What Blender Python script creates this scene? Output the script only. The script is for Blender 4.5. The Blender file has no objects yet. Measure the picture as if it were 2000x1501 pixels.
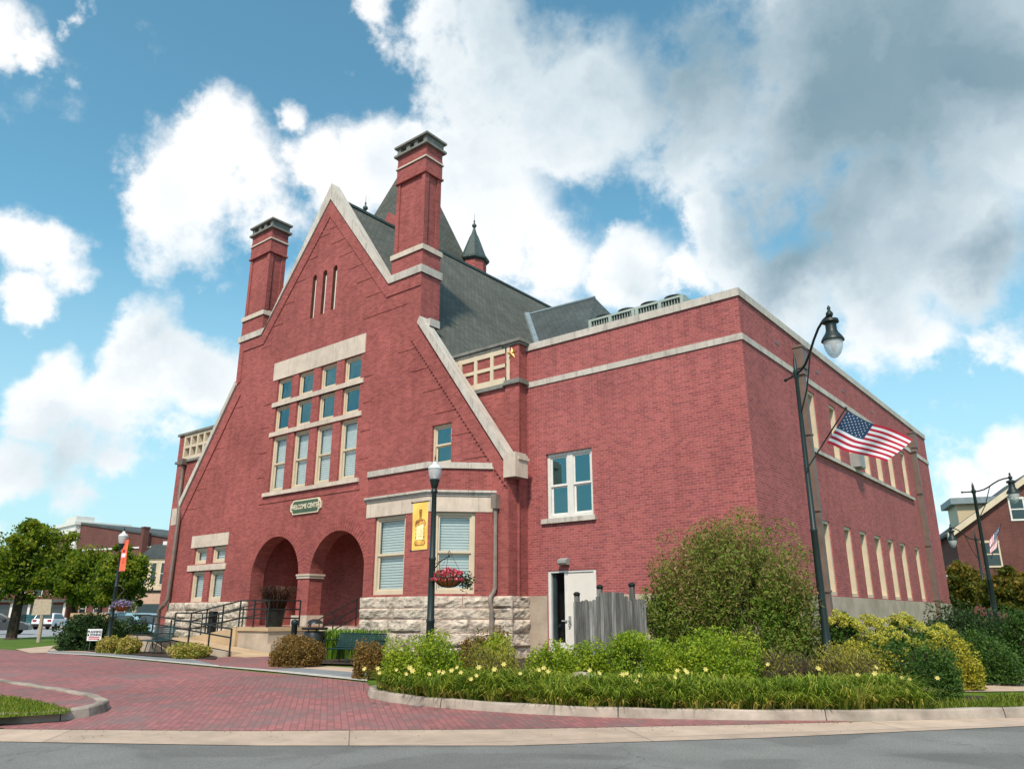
import bpy, bmesh, math, random
import numpy as np
from mathutils import Vector, Matrix
from mathutils.geometry import tessellate_polygon
random.seed(7); RNG = np.random.default_rng(11)
sc = bpy.context.scene; COL = sc.collection
R = math.radians

# ---------------------------------------------------------------- camera, sky, sun, exposure
YAW = R(38.9); PITCH = math.atan2(453, 1484)
cam_d = bpy.data.cameras.new('camera'); cam = bpy.data.objects.new('camera', cam_d); COL.objects.link(cam)
cam.location = (0, 0, 1.5); cam.rotation_euler = (R(90) + PITCH, 0, YAW)
cam_d.sensor_width = 36; cam_d.lens = 36 * 1484 / 2000; cam_d.clip_end = 3000; cam_d.clip_start = .05
sc.camera = cam
sc.view_settings.view_transform = 'Standard'; sc.view_settings.look = 'None'
sc.view_settings.exposure = 0.1; sc.view_settings.gamma = 1.0; sc.view_settings.use_curve_mapping = False

FW = np.array([-math.sin(YAW) * math.cos(PITCH), math.cos(YAW) * math.cos(PITCH), math.sin(PITCH)])
RT = np.array([math.cos(YAW), math.sin(YAW), 0]); UP = np.cross(RT, FW); EYE = np.array([0, 0, 1.5])
def ray(px, py): return FW + RT * (px - 1000) / 1484 - UP * (py - 750) / 1484
def DD(x, y): return -math.sin(YAW) * x + math.cos(YAW) * y
def hgt(x, y):                                  # height of the gently rising ground
    t = min(max((DD(x, y) - 10.5) / 8.5, 0), 1); return .25 * t * t * (3 - 2 * t)
def at(px, py, D):                              # a point of the photo at a given distance
    r = ray(px, py); return EYE + r * D / DD(r[0], r[1])
def gr(px, py):                                 # a point of the photo on the ground
    r = ray(px, py); t = 2.0
    while t < 400:
        P = EYE + r * t
        if P[2] <= hgt(P[0], P[1]): return P
        t += .01 if t < 40 else .05
    return P
def gx(px, D):                                  # ground point below a pixel column, at a given distance
    P = at(px, 1203, D); return (P[0], P[1], hgt(P[0], P[1]))

SUN = Vector((.30, -.62, .80)).normalized()
el = math.asin(SUN.z); az = math.atan2(SUN.x, SUN.y)
W = bpy.data.worlds.new('World'); sc.world = W; W.use_nodes = True
def nd(nt, typ, **k):
    n = nt.nodes.new(typ)
    for a, b in k.items():
        if a.startswith('i_'):
            n.inputs[int(a[2:]) if a[2:].isdigit() else a[2:]].default_value = b
        else: setattr(n, a, b)
    return n
def math_n(nt, op, a, b=None, c=None, clamp=False):
    n = nt.nodes.new('ShaderNodeMath'); n.operation = op; n.use_clamp = clamp
    for i, v in enumerate((a, b, c)):
        if v is None: continue
        if isinstance(v, (int, float)): n.inputs[i].default_value = v
        else: nt.links.new(v, n.inputs[i])
    return n.outputs[0]
def mixc(nt, fac, a, b, blend='MIX'):
    n = nt.nodes.new('ShaderNodeMix'); n.data_type = 'RGBA'; n.blend_type = blend
    for s, v in ((0, fac), (6, a), (7, b)):
        if isinstance(v, (int, float)): n.inputs[s].default_value = v
        elif isinstance(v, tuple): n.inputs[s].default_value = (*v[:3], 1)
        else: nt.links.new(v, n.inputs[s])
    return n.outputs[2]
def ramp(nt, fac, pts, interp='LINEAR'):
    n = nt.nodes.new('ShaderNodeValToRGB'); n.color_ramp.interpolation = interp
    e = n.color_ramp.elements
    while len(e) < len(pts): e.new(.5)
    for k, (p, c) in enumerate(pts):
        e[k].position = p; e[k].color = (*c[:3], 1) if isinstance(c, tuple) else (c, c, c, 1)
    nt.links.new(fac, n.inputs[0]); return n.outputs[0]

def build_sky():
    nt = W.node_tree; nt.nodes.clear(); L = nt.links
    sky = nd(nt, 'ShaderNodeTexSky', sky_type='NISHITA', sun_disc=False, sun_elevation=el, sun_rotation=az)
    sky.altitude = 300; sky.air_density = 1.0; sky.dust_density = .6; sky.ozone_density = 2.0
    tc = nd(nt, 'ShaderNodeTexCoord')
    d = tc.outputs['Generated']
    n1 = nd(nt, 'ShaderNodeTexNoise', i_Scale=5.6, i_Detail=12, i_Roughness=.60, i_Distortion=.0); L.new(d, n1.inputs['Vector'])
    n2 = nd(nt, 'ShaderNodeTexNoise', i_Scale=2.4, i_Detail=4, i_Roughness=.5); L.new(d, n2.inputs['Vector'])
    # warp
    w = nt.nodes.new('ShaderNodeVectorMath'); w.operation = 'SUBTRACT'; L.new(n1.outputs['Color'], w.inputs[0]); w.inputs[1].default_value = (.5, .5, .5)
    w2 = nt.nodes.new('ShaderNodeVectorMath'); w2.operation = 'SCALE'; L.new(w.outputs[0], w2.inputs[0]); w2.inputs['Scale'].default_value = .20
    w3 = nt.nodes.new('ShaderNodeVectorMath'); w3.operation = 'ADD'; L.new(d, w3.inputs[0]); L.new(w2.outputs[0], w3.inputs[1])
    def field(blobs, vec):
        out = None
        for (x, y, r, wt) in blobs:
            c = ray(x, y); k = np.linalg.norm(c); c = c / k
            m = nt.nodes.new('ShaderNodeVectorMath'); m.operation = 'DISTANCE'; L.new(vec, m.inputs[0]); m.inputs[1].default_value = tuple(c)
            v = math_n(nt, 'MULTIPLY_ADD', m.outputs['Value'], -wt / (r / 1484 / k), wt)
            out = v if out is None else math_n(nt, 'SMOOTH_MAX', out, v, .12)
        return out
    white = [(330,390,170,1),(255,370,95,.9),(450,300,110,1),(560,245,60,.7),(650,360,130,1),(760,300,120,1),(830,240,60,.8),(500,410,160,1),(590,370,110,1),(400,300,80,.9),(420,560,30,.2),
      (30,470,110,1),(20,560,70,.8),(100,530,60,.6),(110,555,40,.5),(30,80,90,.8),(110,110,60,.7),(165,10,50,.7),(30,220,110,.12),
      (300,700,120,1.1),(380,740,120,1.1),(240,900,110,.8),(250,790,130,.8),(100,760,110,.9),(180,880,120,.6),(320,860,90,.8),(20,920,90,.8),(180,990,90,.7),(20,1030,60,.5),(430,700,50,.5),(250,640,50,.8),
      (940,420,170,1),(1050,520,170,1),(960,290,90,.9),(1200,560,160,1),(1370,430,75,1),(1420,520,120,1),(1330,560,90,.9),(1180,470,60,.8),
      (720,20,90,.8),(850,70,110,.9),(980,140,170,1),(1120,200,220,1),(1350,220,260,1),(1650,120,420,1),(1950,200,300,1),(1650,420,260,1),(1500,560,170,1),(1850,440,180,1),(1720,600,130,.9),(1930,500,100,.8),
      (1830,650,70,.7),(1960,660,70,.8),(1900,870,120,1),(1980,950,150,1),(1850,960,120,.9),(1790,640,70,.7),(1880,1060,150,.8)]
    grey = [(1350,110,330,1),(1700,150,480,1.15),(1950,80,330,1),(1600,400,230,.9),(1540,480,190,.9),(1940,490,130,.9),(1720,300,230,.8),(1080,70,220,.5),(1250,380,120,.25),(300,640,40,.2),(1250,600,60,.35),(120,900,120,.4),(180,1010,60,.3),(400,650,90,.2)]
    cw = field(white, w3.outputs[0]); cg = field(grey, w3.outputs[0])
    # generic clouds for the part of the sky behind the photographer
    fl = nt.nodes.new('ShaderNodeVectorMath'); fl.operation = 'DOT_PRODUCT'; L.new(d, fl.inputs[0]); fl.inputs[1].default_value = tuple(FW)
    back = math_n(nt, 'MULTIPLY_ADD', fl.outputs['Value'], -1.4, .35)
    gen = math_n(nt, 'MULTIPLY_ADD', n2.outputs['Fac'], 3.0, -1.55)
    gen = math_n(nt, 'MINIMUM', gen, back)
    cw = math_n(nt, 'MAXIMUM', cw, gen)
    det = math_n(nt, 'MULTIPLY_ADD', n1.outputs['Fac'], 2.5, -1.33)
    dens = math_n(nt, 'ADD', math_n(nt, 'MULTIPLY', cw, 1.0), det)
    a = nd(nt, 'ShaderNodeMapRange', interpolation_type='SMOOTHSTEP'); L.new(dens, a.inputs[0]); a.inputs[1].default_value = -.12; a.inputs[2].default_value = .42
    alpha = a.outputs[0]
    n3 = nd(nt, 'ShaderNodeTexNoise', i_Scale=6, i_Detail=5, i_Roughness=.55); L.new(w3.outputs[0], n3.inputs['Vector'])
    gsum = math_n(nt, 'ADD', cg, math_n(nt, 'MULTIPLY_ADD', n3.outputs['Fac'], .9, -.45))
    gm = nd(nt, 'ShaderNodeMapRange'); L.new(gsum, gm.inputs[0]); gm.inputs[1].default_value = -.45; gm.inputs[2].default_value = .95
    sh = nd(nt, 'ShaderNodeMapRange'); L.new(dens, sh.inputs[0]); sh.inputs[1].default_value = .15; sh.inputs[2].default_value = 1.1
    white_c = mixc(nt, math_n(nt, 'MULTIPLY', n3.outputs['Fac'], sh.outputs[0]), (1.06, 1.05, 1.04), (.74, .80, .86))
    cloud = mixc(nt, 1.0, white_c, ramp(nt, gm.outputs[0], [(.0, (1, 1, 1)), (.22, (.93, .96, .98)), (.5, (.68, .77, .82)), (.75, (.43, .54, .61)), (1.0, (.25, .37, .44))]), 'MULTIPLY')
    skc = mixc(nt, 1.0, sky.outputs[0], (.142, .222, .188), 'MULTIPLY')
    # distant air: the sky pales towards the horizon
    sep = nd(nt, 'ShaderNodeSeparateXYZ'); L.new(d, sep.inputs[0])
    hz = nd(nt, 'ShaderNodeMapRange'); L.new(sep.outputs[2], hz.inputs[0]); hz.inputs[1].default_value = .0; hz.inputs[2].default_value = .42; hz.inputs[3].default_value = .92; hz.inputs[4].default_value = 0
    skc = mixc(nt, hz.outputs[0], skc, (.52, .68, .76))
    bg = nd(nt, 'ShaderNodeBackground'); bg.inputs[1].default_value = 1
    L.new(mixc(nt, alpha, skc, cloud), bg.inputs[0])
    o = nd(nt, 'ShaderNodeOutputWorld'); L.new(bg.outputs[0], o.inputs[0])
build_sky()
W.cycles.sampling_method = 'MANUAL'; W.cycles.sample_map_resolution = 512
sd = bpy.data.lights.new('sun', 'SUN'); sd.energy = 4.1; sd.angle = R(5); sd.color = (1, .87, .74)
so = bpy.data.objects.new('sun', sd); COL.objects.link(so); so.rotation_euler = SUN.to_track_quat('Z', 'Y').to_euler(); so.location = (0, 0, 60)

# ---------------------------------------------------------------- materials
def mat(name):
    m = bpy.data.materials.new(name); m.use_nodes = True; nt = m.node_tree
    b = nt.nodes['Principled BSDF']; return m, nt, b
def simple(name, col, rough=.7, metal=0, noise=.12, scale=3, spec=.4, bump=0):
    m, nt, b = mat(name)
    g = nd(nt, 'ShaderNodeNewGeometry')
    n = nd(nt, 'ShaderNodeTexNoise', i_Scale=scale, i_Detail=6, i_Roughness=.6); nt.links.new(g.outputs['Position'], n.inputs['Vector'])
    lo = tuple(max(0, c * (1 - noise * 2)) for c in col); hi = tuple(min(1, c * (1 + noise * 1.2)) for c in col)
    nt.links.new(ramp(nt, n.outputs['Fac'], [(.28, lo), (.72, hi)]), b.inputs['Base Color'])
    b.inputs['Roughness'].default_value = rough; b.inputs['Metallic'].default_value = metal; b.inputs['Specular IOR Level'].default_value = spec
    if bump:
        bp = nd(nt, 'ShaderNodeBump', i_Strength=bump, i_Distance=.02); n4 = nd(nt, 'ShaderNodeTexNoise', i_Scale=scale * 8, i_Detail=5); nt.links.new(g.outputs['Position'], n4.inputs['Vector'])
        nt.links.new(n4.outputs['Fac'], bp.inputs['Height']); nt.links.new(bp.outputs[0], b.inputs['Normal'])
    return m
def wall_uv(nt):                                # (along the wall, up the wall, 0), whatever way the wall faces
    g = nd(nt, 'ShaderNodeNewGeometry'); L = nt.links
    c = nt.nodes.new('ShaderNodeVectorMath'); c.operation = 'CROSS_PRODUCT'; L.new(g.outputs['True Normal'], c.inputs[0]); c.inputs[1].default_value = (0, 0, 1)
    nm = nt.nodes.new('ShaderNodeVectorMath'); nm.operation = 'NORMALIZE'; L.new(c.outputs[0], nm.inputs[0])
    dt = nt.nodes.new('ShaderNodeVectorMath'); dt.operation = 'DOT_PRODUCT'; L.new(nm.outputs[0], dt.inputs[0]); L.new(g.outputs['Position'], dt.inputs[1])
    s = nd(nt, 'ShaderNodeSeparateXYZ'); L.new(g.outputs['Position'], s.inputs[0])
    u = math_n(nt, 'ABSOLUTE', dt.outputs['Value'])
    cb = nd(nt, 'ShaderNodeCombineXYZ'); L.new(u, cb.inputs[0]); L.new(s.outputs[2], cb.inputs[1])
    return cb.outputs[0], g, s
def brick_mat(name, c1, c2, mortar, bw=.215, rh=.075, ms=.009, dark=None, stain=.25, msmooth=.2, ledges=()):
    m, nt, b = mat(name); L = nt.links
    uv, g, s = wall_uv(nt)
    bt = nd(nt, 'ShaderNodeTexBrick', offset=.5); L.new(uv, bt.inputs['Vector'])
    bt.inputs['Color1'].default_value = (*c1, 1); bt.inputs['Color2'].default_value = (*c2, 1); bt.inputs['Mortar'].default_value = (*mortar, 1)
    bt.inputs['Scale'].default_value = 1; bt.inputs['Mortar Size'].default_value = ms; bt.inputs['Mortar Smooth'].default_value = msmooth
    bt.inputs['Bias'].default_value = -.1; bt.inputs['Brick Width'].default_value = bw; bt.inputs['Row Height'].default_value = rh
    n = nd(nt, 'ShaderNodeTexNoise', i_Scale=.45, i_Detail=5, i_Roughness=.65); L.new(g.outputs['Position'], n.inputs['Vector'])
    col = mixc(nt, 1.0, bt.outputs['Color'], ramp(nt, n.outputs['Fac'], [(.3, (1 - stain,) * 3), (.7, (1 + .0,) * 3)]), 'MULTIPLY')
    # stretched courses of odder bricks
    mp = nd(nt, 'ShaderNodeMapping'); mp.inputs['Scale'].default_value = (1.2, 9, 1); L.new(uv, mp.inputs[0])
    n2 = nd(nt, 'ShaderNodeTexNoise', i_Scale=1.6, i_Detail=5, i_Roughness=.75); L.new(mp.outputs[0], n2.inputs['Vector'])
    if dark: col = mixc(nt, ramp(nt, n2.outputs['Fac'], [(.54, 0.0), (.68, .75)]), col, dark)
    n5 = nd(nt, 'ShaderNodeTexNoise', i_Scale=14, i_Detail=3, i_Roughness=.7); L.new(uv, n5.inputs['Vector'])
    col = mixc(nt, .4, col, ramp(nt, n5.outputs['Fac'], [(.3, .62), (.7, 1.25)]), 'MULTIPLY')
    # pale salt and mortar scars
    n6 = nd(nt, 'ShaderNodeTexNoise', i_Scale=1.1, i_Detail=8, i_Roughness=.8); L.new(mp.outputs[0], n6.inputs['Vector'])
    col = mixc(nt, ramp(nt, n6.outputs['Fac'], [(.66, 0.0), (.76, .45)]), col, mortar)
    # rain streaks and blotches
    mp2 = nd(nt, 'ShaderNodeMapping'); mp2.inputs['Scale'].default_value = (2.2, .28, 1); L.new(uv, mp2.inputs[0])
    n7 = nd(nt, 'ShaderNodeTexNoise', i_Scale=1.0, i_Detail=7, i_Roughness=.7); L.new(mp2.outputs[0], n7.inputs['Vector'])
    col = mixc(nt, 1.0, col, ramp(nt, n7.outputs['Fac'], [(.34, (.86, .84, .84)), (.50, (1, 1, 1)), (.66, (1.07, 1.06, 1.05))]), 'MULTIPLY')
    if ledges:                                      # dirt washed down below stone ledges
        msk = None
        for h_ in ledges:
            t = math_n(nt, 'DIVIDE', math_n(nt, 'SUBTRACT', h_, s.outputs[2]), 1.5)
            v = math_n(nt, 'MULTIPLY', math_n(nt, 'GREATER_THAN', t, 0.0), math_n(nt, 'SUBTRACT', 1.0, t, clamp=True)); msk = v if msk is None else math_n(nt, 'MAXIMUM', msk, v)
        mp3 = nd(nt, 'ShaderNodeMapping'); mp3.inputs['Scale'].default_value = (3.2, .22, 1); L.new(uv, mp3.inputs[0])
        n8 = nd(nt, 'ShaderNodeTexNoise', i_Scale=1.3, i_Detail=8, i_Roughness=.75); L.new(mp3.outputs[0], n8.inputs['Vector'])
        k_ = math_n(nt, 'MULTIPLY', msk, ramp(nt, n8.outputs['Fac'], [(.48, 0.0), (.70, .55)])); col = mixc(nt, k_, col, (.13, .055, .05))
    L.new(col, b.inputs['Base Color']); b.inputs['Roughness'].default_value = .85; b.inputs['Specular IOR Level'].default_value = .25
    bp = nd(nt, 'ShaderNodeBump', i_Strength=.5, i_Distance=.008); L.new(math_n(nt, 'SUBTRACT', 1.0, bt.outputs['Fac']), bp.inputs['Height']); L.new(bp.outputs[0], b.inputs['Normal'])
    return m
M = {}
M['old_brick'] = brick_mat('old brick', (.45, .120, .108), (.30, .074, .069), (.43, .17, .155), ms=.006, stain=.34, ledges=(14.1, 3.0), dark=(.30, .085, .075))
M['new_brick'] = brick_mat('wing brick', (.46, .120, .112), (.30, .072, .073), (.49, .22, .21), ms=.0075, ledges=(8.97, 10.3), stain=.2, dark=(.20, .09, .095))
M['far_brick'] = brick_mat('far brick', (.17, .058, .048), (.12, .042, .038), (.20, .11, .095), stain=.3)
def slate_mat(name, c1, c2, cm, bw=.28, rh=.17):
    m, nt, b = mat(name); L = nt.links; uv, g, s = wall_uv(nt)
    bt = nd(nt, 'ShaderNodeTexBrick', offset=.5); L.new(uv, bt.inputs['Vector'])
    bt.inputs['Color1'].default_value = (*c1, 1); bt.inputs['Color2'].default_value = (*c2, 1); bt.inputs['Mortar'].default_value = (*cm, 1)
    bt.inputs['Scale'].default_value = 1; bt.inputs['Mortar Size'].default_value = .012; bt.inputs['Mortar Smooth'].default_value = .3; bt.inputs['Brick Width'].default_value = bw; bt.inputs['Row Height'].default_value = rh
    n = nd(nt, 'ShaderNodeTexNoise', i_Scale=.6, i_Detail=6); L.new(g.outputs['Position'], n.inputs['Vector'])
    L.new(mixc(nt, 1.0, bt.outputs['Color'], ramp(nt, n.outputs['Fac'], [(.3, .75), (.7, 1.1)]), 'MULTIPLY'), b.inputs['Base Color'])
    b.inputs['Roughness'].default_value = .75; b.inputs['Specular IOR Level'].default_value = .3
    bp = nd(nt, 'ShaderNodeBump', i_Strength=.6, i_Distance=.01); L.new(math_n(nt, 'SUBTRACT', 1.0, bt.outputs['Fac']), bp.inputs['Height']); L.new(bp.outputs[0], b.inputs['Normal'])
    return m
M['slate'] = slate_mat('slate', (.125, .128, .108), (.088, .092, .078), (.042, .044, .038))
M['dark_slate'] = slate_mat('dark slate', (.085, .105, .105), (.066, .082, .084), (.036, .042, .044))
def jointed_stone(name, base, joint, dirt):
    m, nt, b = mat(name); L = nt.links; uv, g, s = wall_uv(nt)
    bt = nd(nt, 'ShaderNodeTexBrick', offset=.0); L.new(uv, bt.inputs['Vector'])
    for k, f in (('Color1', 1.06), ('Color2', .88), ('Mortar', .45)): bt.inputs[k].default_value = (*[x * f for x in base], 1)
    bt.inputs['Scale'].default_value = 1; bt.inputs['Mortar Size'].default_value = .006; bt.inputs['Brick Width'].default_value = joint; bt.inputs['Row Height'].default_value = 50
    mp = nd(nt, 'ShaderNodeMapping'); mp.inputs['Scale'].default_value = (3.5, .8, 1); L.new(uv, mp.inputs[0])
    n = nd(nt, 'ShaderNodeTexNoise', i_Scale=1.2, i_Detail=8, i_Roughness=.72); L.new(mp.outputs[0], n.inputs['Vector'])
    n2 = nd(nt, 'ShaderNodeTexNoise', i_Scale=2.5, i_Detail=8, i_Roughness=.7); L.new(g.outputs['Position'], n2.inputs['Vector'])
    c = mixc(nt, ramp(nt, n.outputs['Fac'], [(.50, 0.0), (.68, dirt)]), bt.outputs['Color'], (.17, .15, .13))
    c = mixc(nt, 1.0, c, ramp(nt, n2.outputs['Fac'], [(.3, .84), (.7, 1.1)]), 'MULTIPLY')
    L.new(c, b.inputs['Base Color']); b.inputs['Roughness'].default_value = .85
    bp = nd(nt, 'ShaderNodeBump', i_Strength=.3, i_Distance=.02); L.new(n2.outputs['Fac'], bp.inputs['Height']); L.new(bp.outputs[0], b.inputs['Normal']); return m
M['stone'] = jointed_stone('dressed stone', (.62, .52, .43), 1.55, .28)
M['grey_stone'] = jointed_stone('weathered coping stone', (.55, .50, .44), 1.2, .62)
M['cap_stone'] = simple('sooty cap stone', (.20, .20, .18), .85, noise=.2, scale=3, bump=.3)
M['trim'] = simple('cream painted trim', (.62, .52, .38), .55, noise=.06, scale=2)
M['white_trim'] = simple('white painted trim', (.72, .70, .66), .5, noise=.05)
M['door_paint'] = simple('off white door paint', (.74, .69, .63), .45, noise=.05, scale=1.2)
M['concrete'] = simple('concrete', (.46, .37, .29), .9, noise=.16, scale=1.3, bump=.2)
M['ramp_concrete'] = simple('buff ramp concrete', (.50, .36, .22), .9, noise=.12, scale=1.0, bump=.2)
M['curb'] = simple('curb concrete', (.37, .31, .26), .9, noise=.30, scale=1.6, bump=.4)
M['downspout'] = simple('brown downspout metal', (.16, .115, .095), .5, noise=.12)
M['grey_downspout'] = simple('tan downspout metal', (.24, .20, .17), .5, noise=.15)
M['black_metal'] = simple('black painted metal', (.016, .018, .018), .4, noise=.1)
M['green_metal'] = simple('dark green painted metal', (.010, .022, .021), .45, noise=.1)
M['bench_metal'] = simple('bench green plastic coated steel', (.010, .034, .032), .4, noise=.1)
M['lead'] = simple('lead and copper sheet', (.05, .075, .07), .5, noise=.2, scale=4)
M['flashing'] = simple('grey flashing', (.20, .25, .27), .5)
M['dark'] = simple('dark interior', (.015, .015, .016), .9)
M['dark_wall'] = simple('dim room wall', (.05, .05, .048), .9)
M['ac'] = simple('air conditioner steel', (.36, .42, .38), .5, noise=.1)
M['ac_dark'] = simple('air conditioner coil', (.03, .032, .03), .7)
M['gold'] = simple('gold leaf paint', (.62, .40, .14), .4, noise=.1)
M['sign_green'] = simple('sign green', (.06, .10, .06), .5, noise=.1)
M['sign_cream'] = simple('sign cream', (.70, .62, .45), .5, noise=.05)
M['bark'] = simple('bark', (.065, .045, .032), .95, noise=.3, scale=8, bump=.6)
M['stem'] = simple('twig', (.10, .06, .04), .95, noise=.3, scale=8)
M['yellow_cloth'] = simple('yellow banner cloth', (.90, .58, .13), .8, noise=.06, scale=2)
M['pale_yellow'] = simple('pale yellow print', (.92, .78, .42), .8, noise=.05)
M['brown_print'] = simple('brown print', (.30, .12, .03), .8, noise=.25, scale=20)
M['tan_print'] = simple('tan print', (.66, .34, .08), .8, noise=.25, scale=20)
M['orange_cloth'] = simple('orange banner cloth', (.86, .16, .08), .8, noise=.08)
M['dark_red'] = simple('dark red print', (.30, .03, .04), .8)
M['flag_red'] = simple('flag red', (.42, .012, .035), .7, noise=.06, scale=2)
M['flag_white'] = simple('flag white', (.74, .74, .78), .7, noise=.04, scale=2)
M['flag_blue'] = simple('flag blue', (.012, .045, .11), .7, noise=.06, scale=2)
M['tyre'] = simple('tyre rubber', (.012, .012, .012), .8)
M['rim'] = simple('rim alloy', (.4, .4, .42), .35, metal=.7)
M['car_white'] = simple('white car paint', (.72, .73, .76), .25, noise=.02)
M['car_blue'] = simple('pale blue car paint', (.28, .48, .58), .25, noise=.02)
M['car_dark'] = simple('dark grey car paint', (.06, .065, .07), .25, noise=.02)
M['red_lens'] = simple('red lens', (.45, .02, .03), .2)
M['black_print'] = simple('black print', (.012, .02, .03), .6)
M['red_print'] = simple('red print', (.6, .08, .12), .6)
M['sign_white'] = simple('white plastic sign', (.75, .76, .78), .5, noise=.03)
M['marker'] = simple('beige cast marker', (.46, .38, .28), .7, noise=.18, scale=14)
M['cream_render'] = simple('cream render', (.60, .47, .33), .85, noise=.08)
M['pink_render'] = simple('pinkish render', (.50, .33, .24), .85, noise=.08)
M['white_render'] = simple('white render', (.66, .65, .62), .8, noise=.06)
M['sign_wood'] = simple('tan painted wood', (.52, .36, .20), .7, noise=.1)
M['board'] = simple('brown routed board', (.10, .035, .02), .7, noise=.2)
M['siding'] = None
M['teal'] = simple('teal bin plastic', (.02, .10, .11), .5)
M['terracotta'] = simple('coir lined basket', (.42, .16, .05), .9, noise=.3, scale=25)
M['star'] = simple('brass star', (.60, .36, .12), .35, metal=.6)
M['mulch'] = simple('bark mulch', (.07, .045, .032), .98, noise=.45, scale=14, bump=1)
M['boulder'] = simple('boulder', (.42, .36, .29), .9, noise=.3, scale=5, bump=.6)
M['plastic_grey'] = simple('grey plastic', (.30, .30, .29), .5)

def glass_mat(name, tint, refl=.55, clear=.5):
    m, nt, b = mat(name); nt.nodes.remove(b); o = nt.nodes['Material Output']
    gl = nd(nt, 'ShaderNodeBsdfGlossy', i_Roughness=.03); gl.inputs['Color'].default_value = (*tint, 1)
    g = nd(nt, 'ShaderNodeNewGeometry'); n = nd(nt, 'ShaderNodeTexNoise', i_Scale=1.3, i_Detail=2); nt.links.new(g.outputs['Position'], n.inputs['Vector'])
    bp = nd(nt, 'ShaderNodeBump', i_Strength=.25, i_Distance=.03); nt.links.new(n.outputs['Fac'], bp.inputs['Height']); nt.links.new(bp.outputs[0], gl.inputs['Normal'])
    tr = nd(nt, 'ShaderNodeBsdfTransparent'); tr.inputs['Color'].default_value = (clear * .92, clear, clear, 1)
    mx = nd(nt, 'ShaderNodeMixShader', i_0=refl); nt.links.new(tr.outputs[0], mx.inputs[1]); nt.links.new(gl.outputs[0], mx.inputs[2]); nt.links.new(mx.outputs[0], o.inputs[0])
    return m
M['glass'] = glass_mat('window glass', (.22, .46, .50), .45, .25)
M['glass_blind'] = glass_mat('window glass before blinds', (.8, .9, .95), .09, .95)
M['door_glass'] = glass_mat('side light glass', (.5, .6, .62), .20, .5)
def globe_mat():
    m, nt, b = mat('prismatic lamp glass'); o = nt.nodes['Material Output']; b.inputs['Base Color'].default_value = (.80, .83, .84, 1); b.inputs['Roughness'].default_value = .12
    tr = nd(nt, 'ShaderNodeBsdfTransparent'); tr.inputs['Color'].default_value = (.85, .9, .92, 1)
    mx = nd(nt, 'ShaderNodeMixShader', i_0=.5); nt.links.new(tr.outputs[0], mx.inputs[1]); nt.links.new(b.outputs[0], mx.inputs[2]); nt.links.new(mx.outputs[0], o.inputs[0]); return m
M['globe'] = globe_mat()
M['blind'] = simple('blind slat', (.84, .85, .84), .6, noise=.04)

def rock_mat():
    m, nt, b = mat('rock faced limestone'); L = nt.links; g = nd(nt, 'ShaderNodeNewGeometry')
    n = nd(nt, 'ShaderNodeTexNoise', i_Scale=2.2, i_Detail=9, i_Roughness=.7); L.new(g.outputs['Position'], n.inputs['Vector'])
    c = ramp(nt, n.outputs['Fac'], [(.25, (.22, .18, .15)), (.42, (.50, .41, .33)), (.6, (.70, .60, .49)), (.75, (.58, .40, .29))])
    mp = nd(nt, 'ShaderNodeMapping'); mp.inputs['Scale'].default_value = (1, 1, 3.5); L.new(g.outputs['Position'], mp.inputs[0])
    n2 = nd(nt, 'ShaderNodeTexNoise', i_Scale=3.5, i_Detail=10, i_Roughness=.75); L.new(mp.outputs[0], n2.inputs['Vector'])
    c = mixc(nt, ramp(nt, n2.outputs['Fac'], [(.49, 0.0), (.60, .85)]), c, (.15, .135, .12))
    L.new(c, b.inputs['Base Color']); b.inputs['Roughness'].default_value = .9
    bp = nd(nt, 'ShaderNodeBump', i_Strength=1, i_Distance=.03); L.new(n2.outputs['Fac'], bp.inputs['Height']); L.new(bp.outputs[0], b.inputs['Normal'])
    return m
M['rock'] = rock_mat()
M['mortar'] = simple('pink mortar', (.36, .22, .18), .9)

def paver_mat():
    m, nt, b = mat('brick pavers'); L = nt.links; g = nd(nt, 'ShaderNodeNewGeometry')
    mp = nd(nt, 'ShaderNodeMapping'); mp.inputs['Rotation'].default_value = (0, 0, R(38)); L.new(g.outputs['Position'], mp.inputs[0])
    bt = nd(nt, 'ShaderNodeTexBrick', offset=.5); L.new(mp.outputs[0], bt.inputs['Vector'])
    bt.inputs['Color1'].default_value = (.37, .135, .13, 1); bt.inputs['Color2'].default_value = (.25, .098, .098, 1); bt.inputs['Mortar'].default_value = (.17, .08, .075, 1)
    bt.inputs['Scale'].default_value = 1; bt.inputs['Mortar Size'].default_value = .007; bt.inputs['Brick Width'].default_value = .20; bt.inputs['Row Height'].default_value = .10
    n = nd(nt, 'ShaderNodeTexNoise', i_Scale=1.1, i_Detail=6, i_Roughness=.7); L.new(g.outputs['Position'], n.inputs['Vector'])
    c = mixc(nt, ramp(nt, n.outputs['Fac'], [(.46, 0.0), (.62, .75)]), bt.outputs['Color'], (.17, .125, .12))
    n2 = nd(nt, 'ShaderNodeTexNoise', i_Scale=.25, i_Detail=4); L.new(g.outputs['Position'], n2.inputs['Vector'])
    c = mixc(nt, 1.0, c, ramp(nt, n2.outputs['Fac'], [(.3, .8), (.7, 1.15)]), 'MULTIPLY')
    L.new(c, b.inputs['Base Color']); b.inputs['Roughness'].default_value = .8
    bp = nd(nt, 'ShaderNodeBump', i_Strength=.4, i_Distance=.005); L.new(math_n(nt, 'SUBTRACT', 1.0, bt.outputs['Fac']), bp.inputs['Height']); L.new(bp.outputs[0], b.inputs['Normal'])
    return m
M['paver'] = paver_mat()
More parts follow.
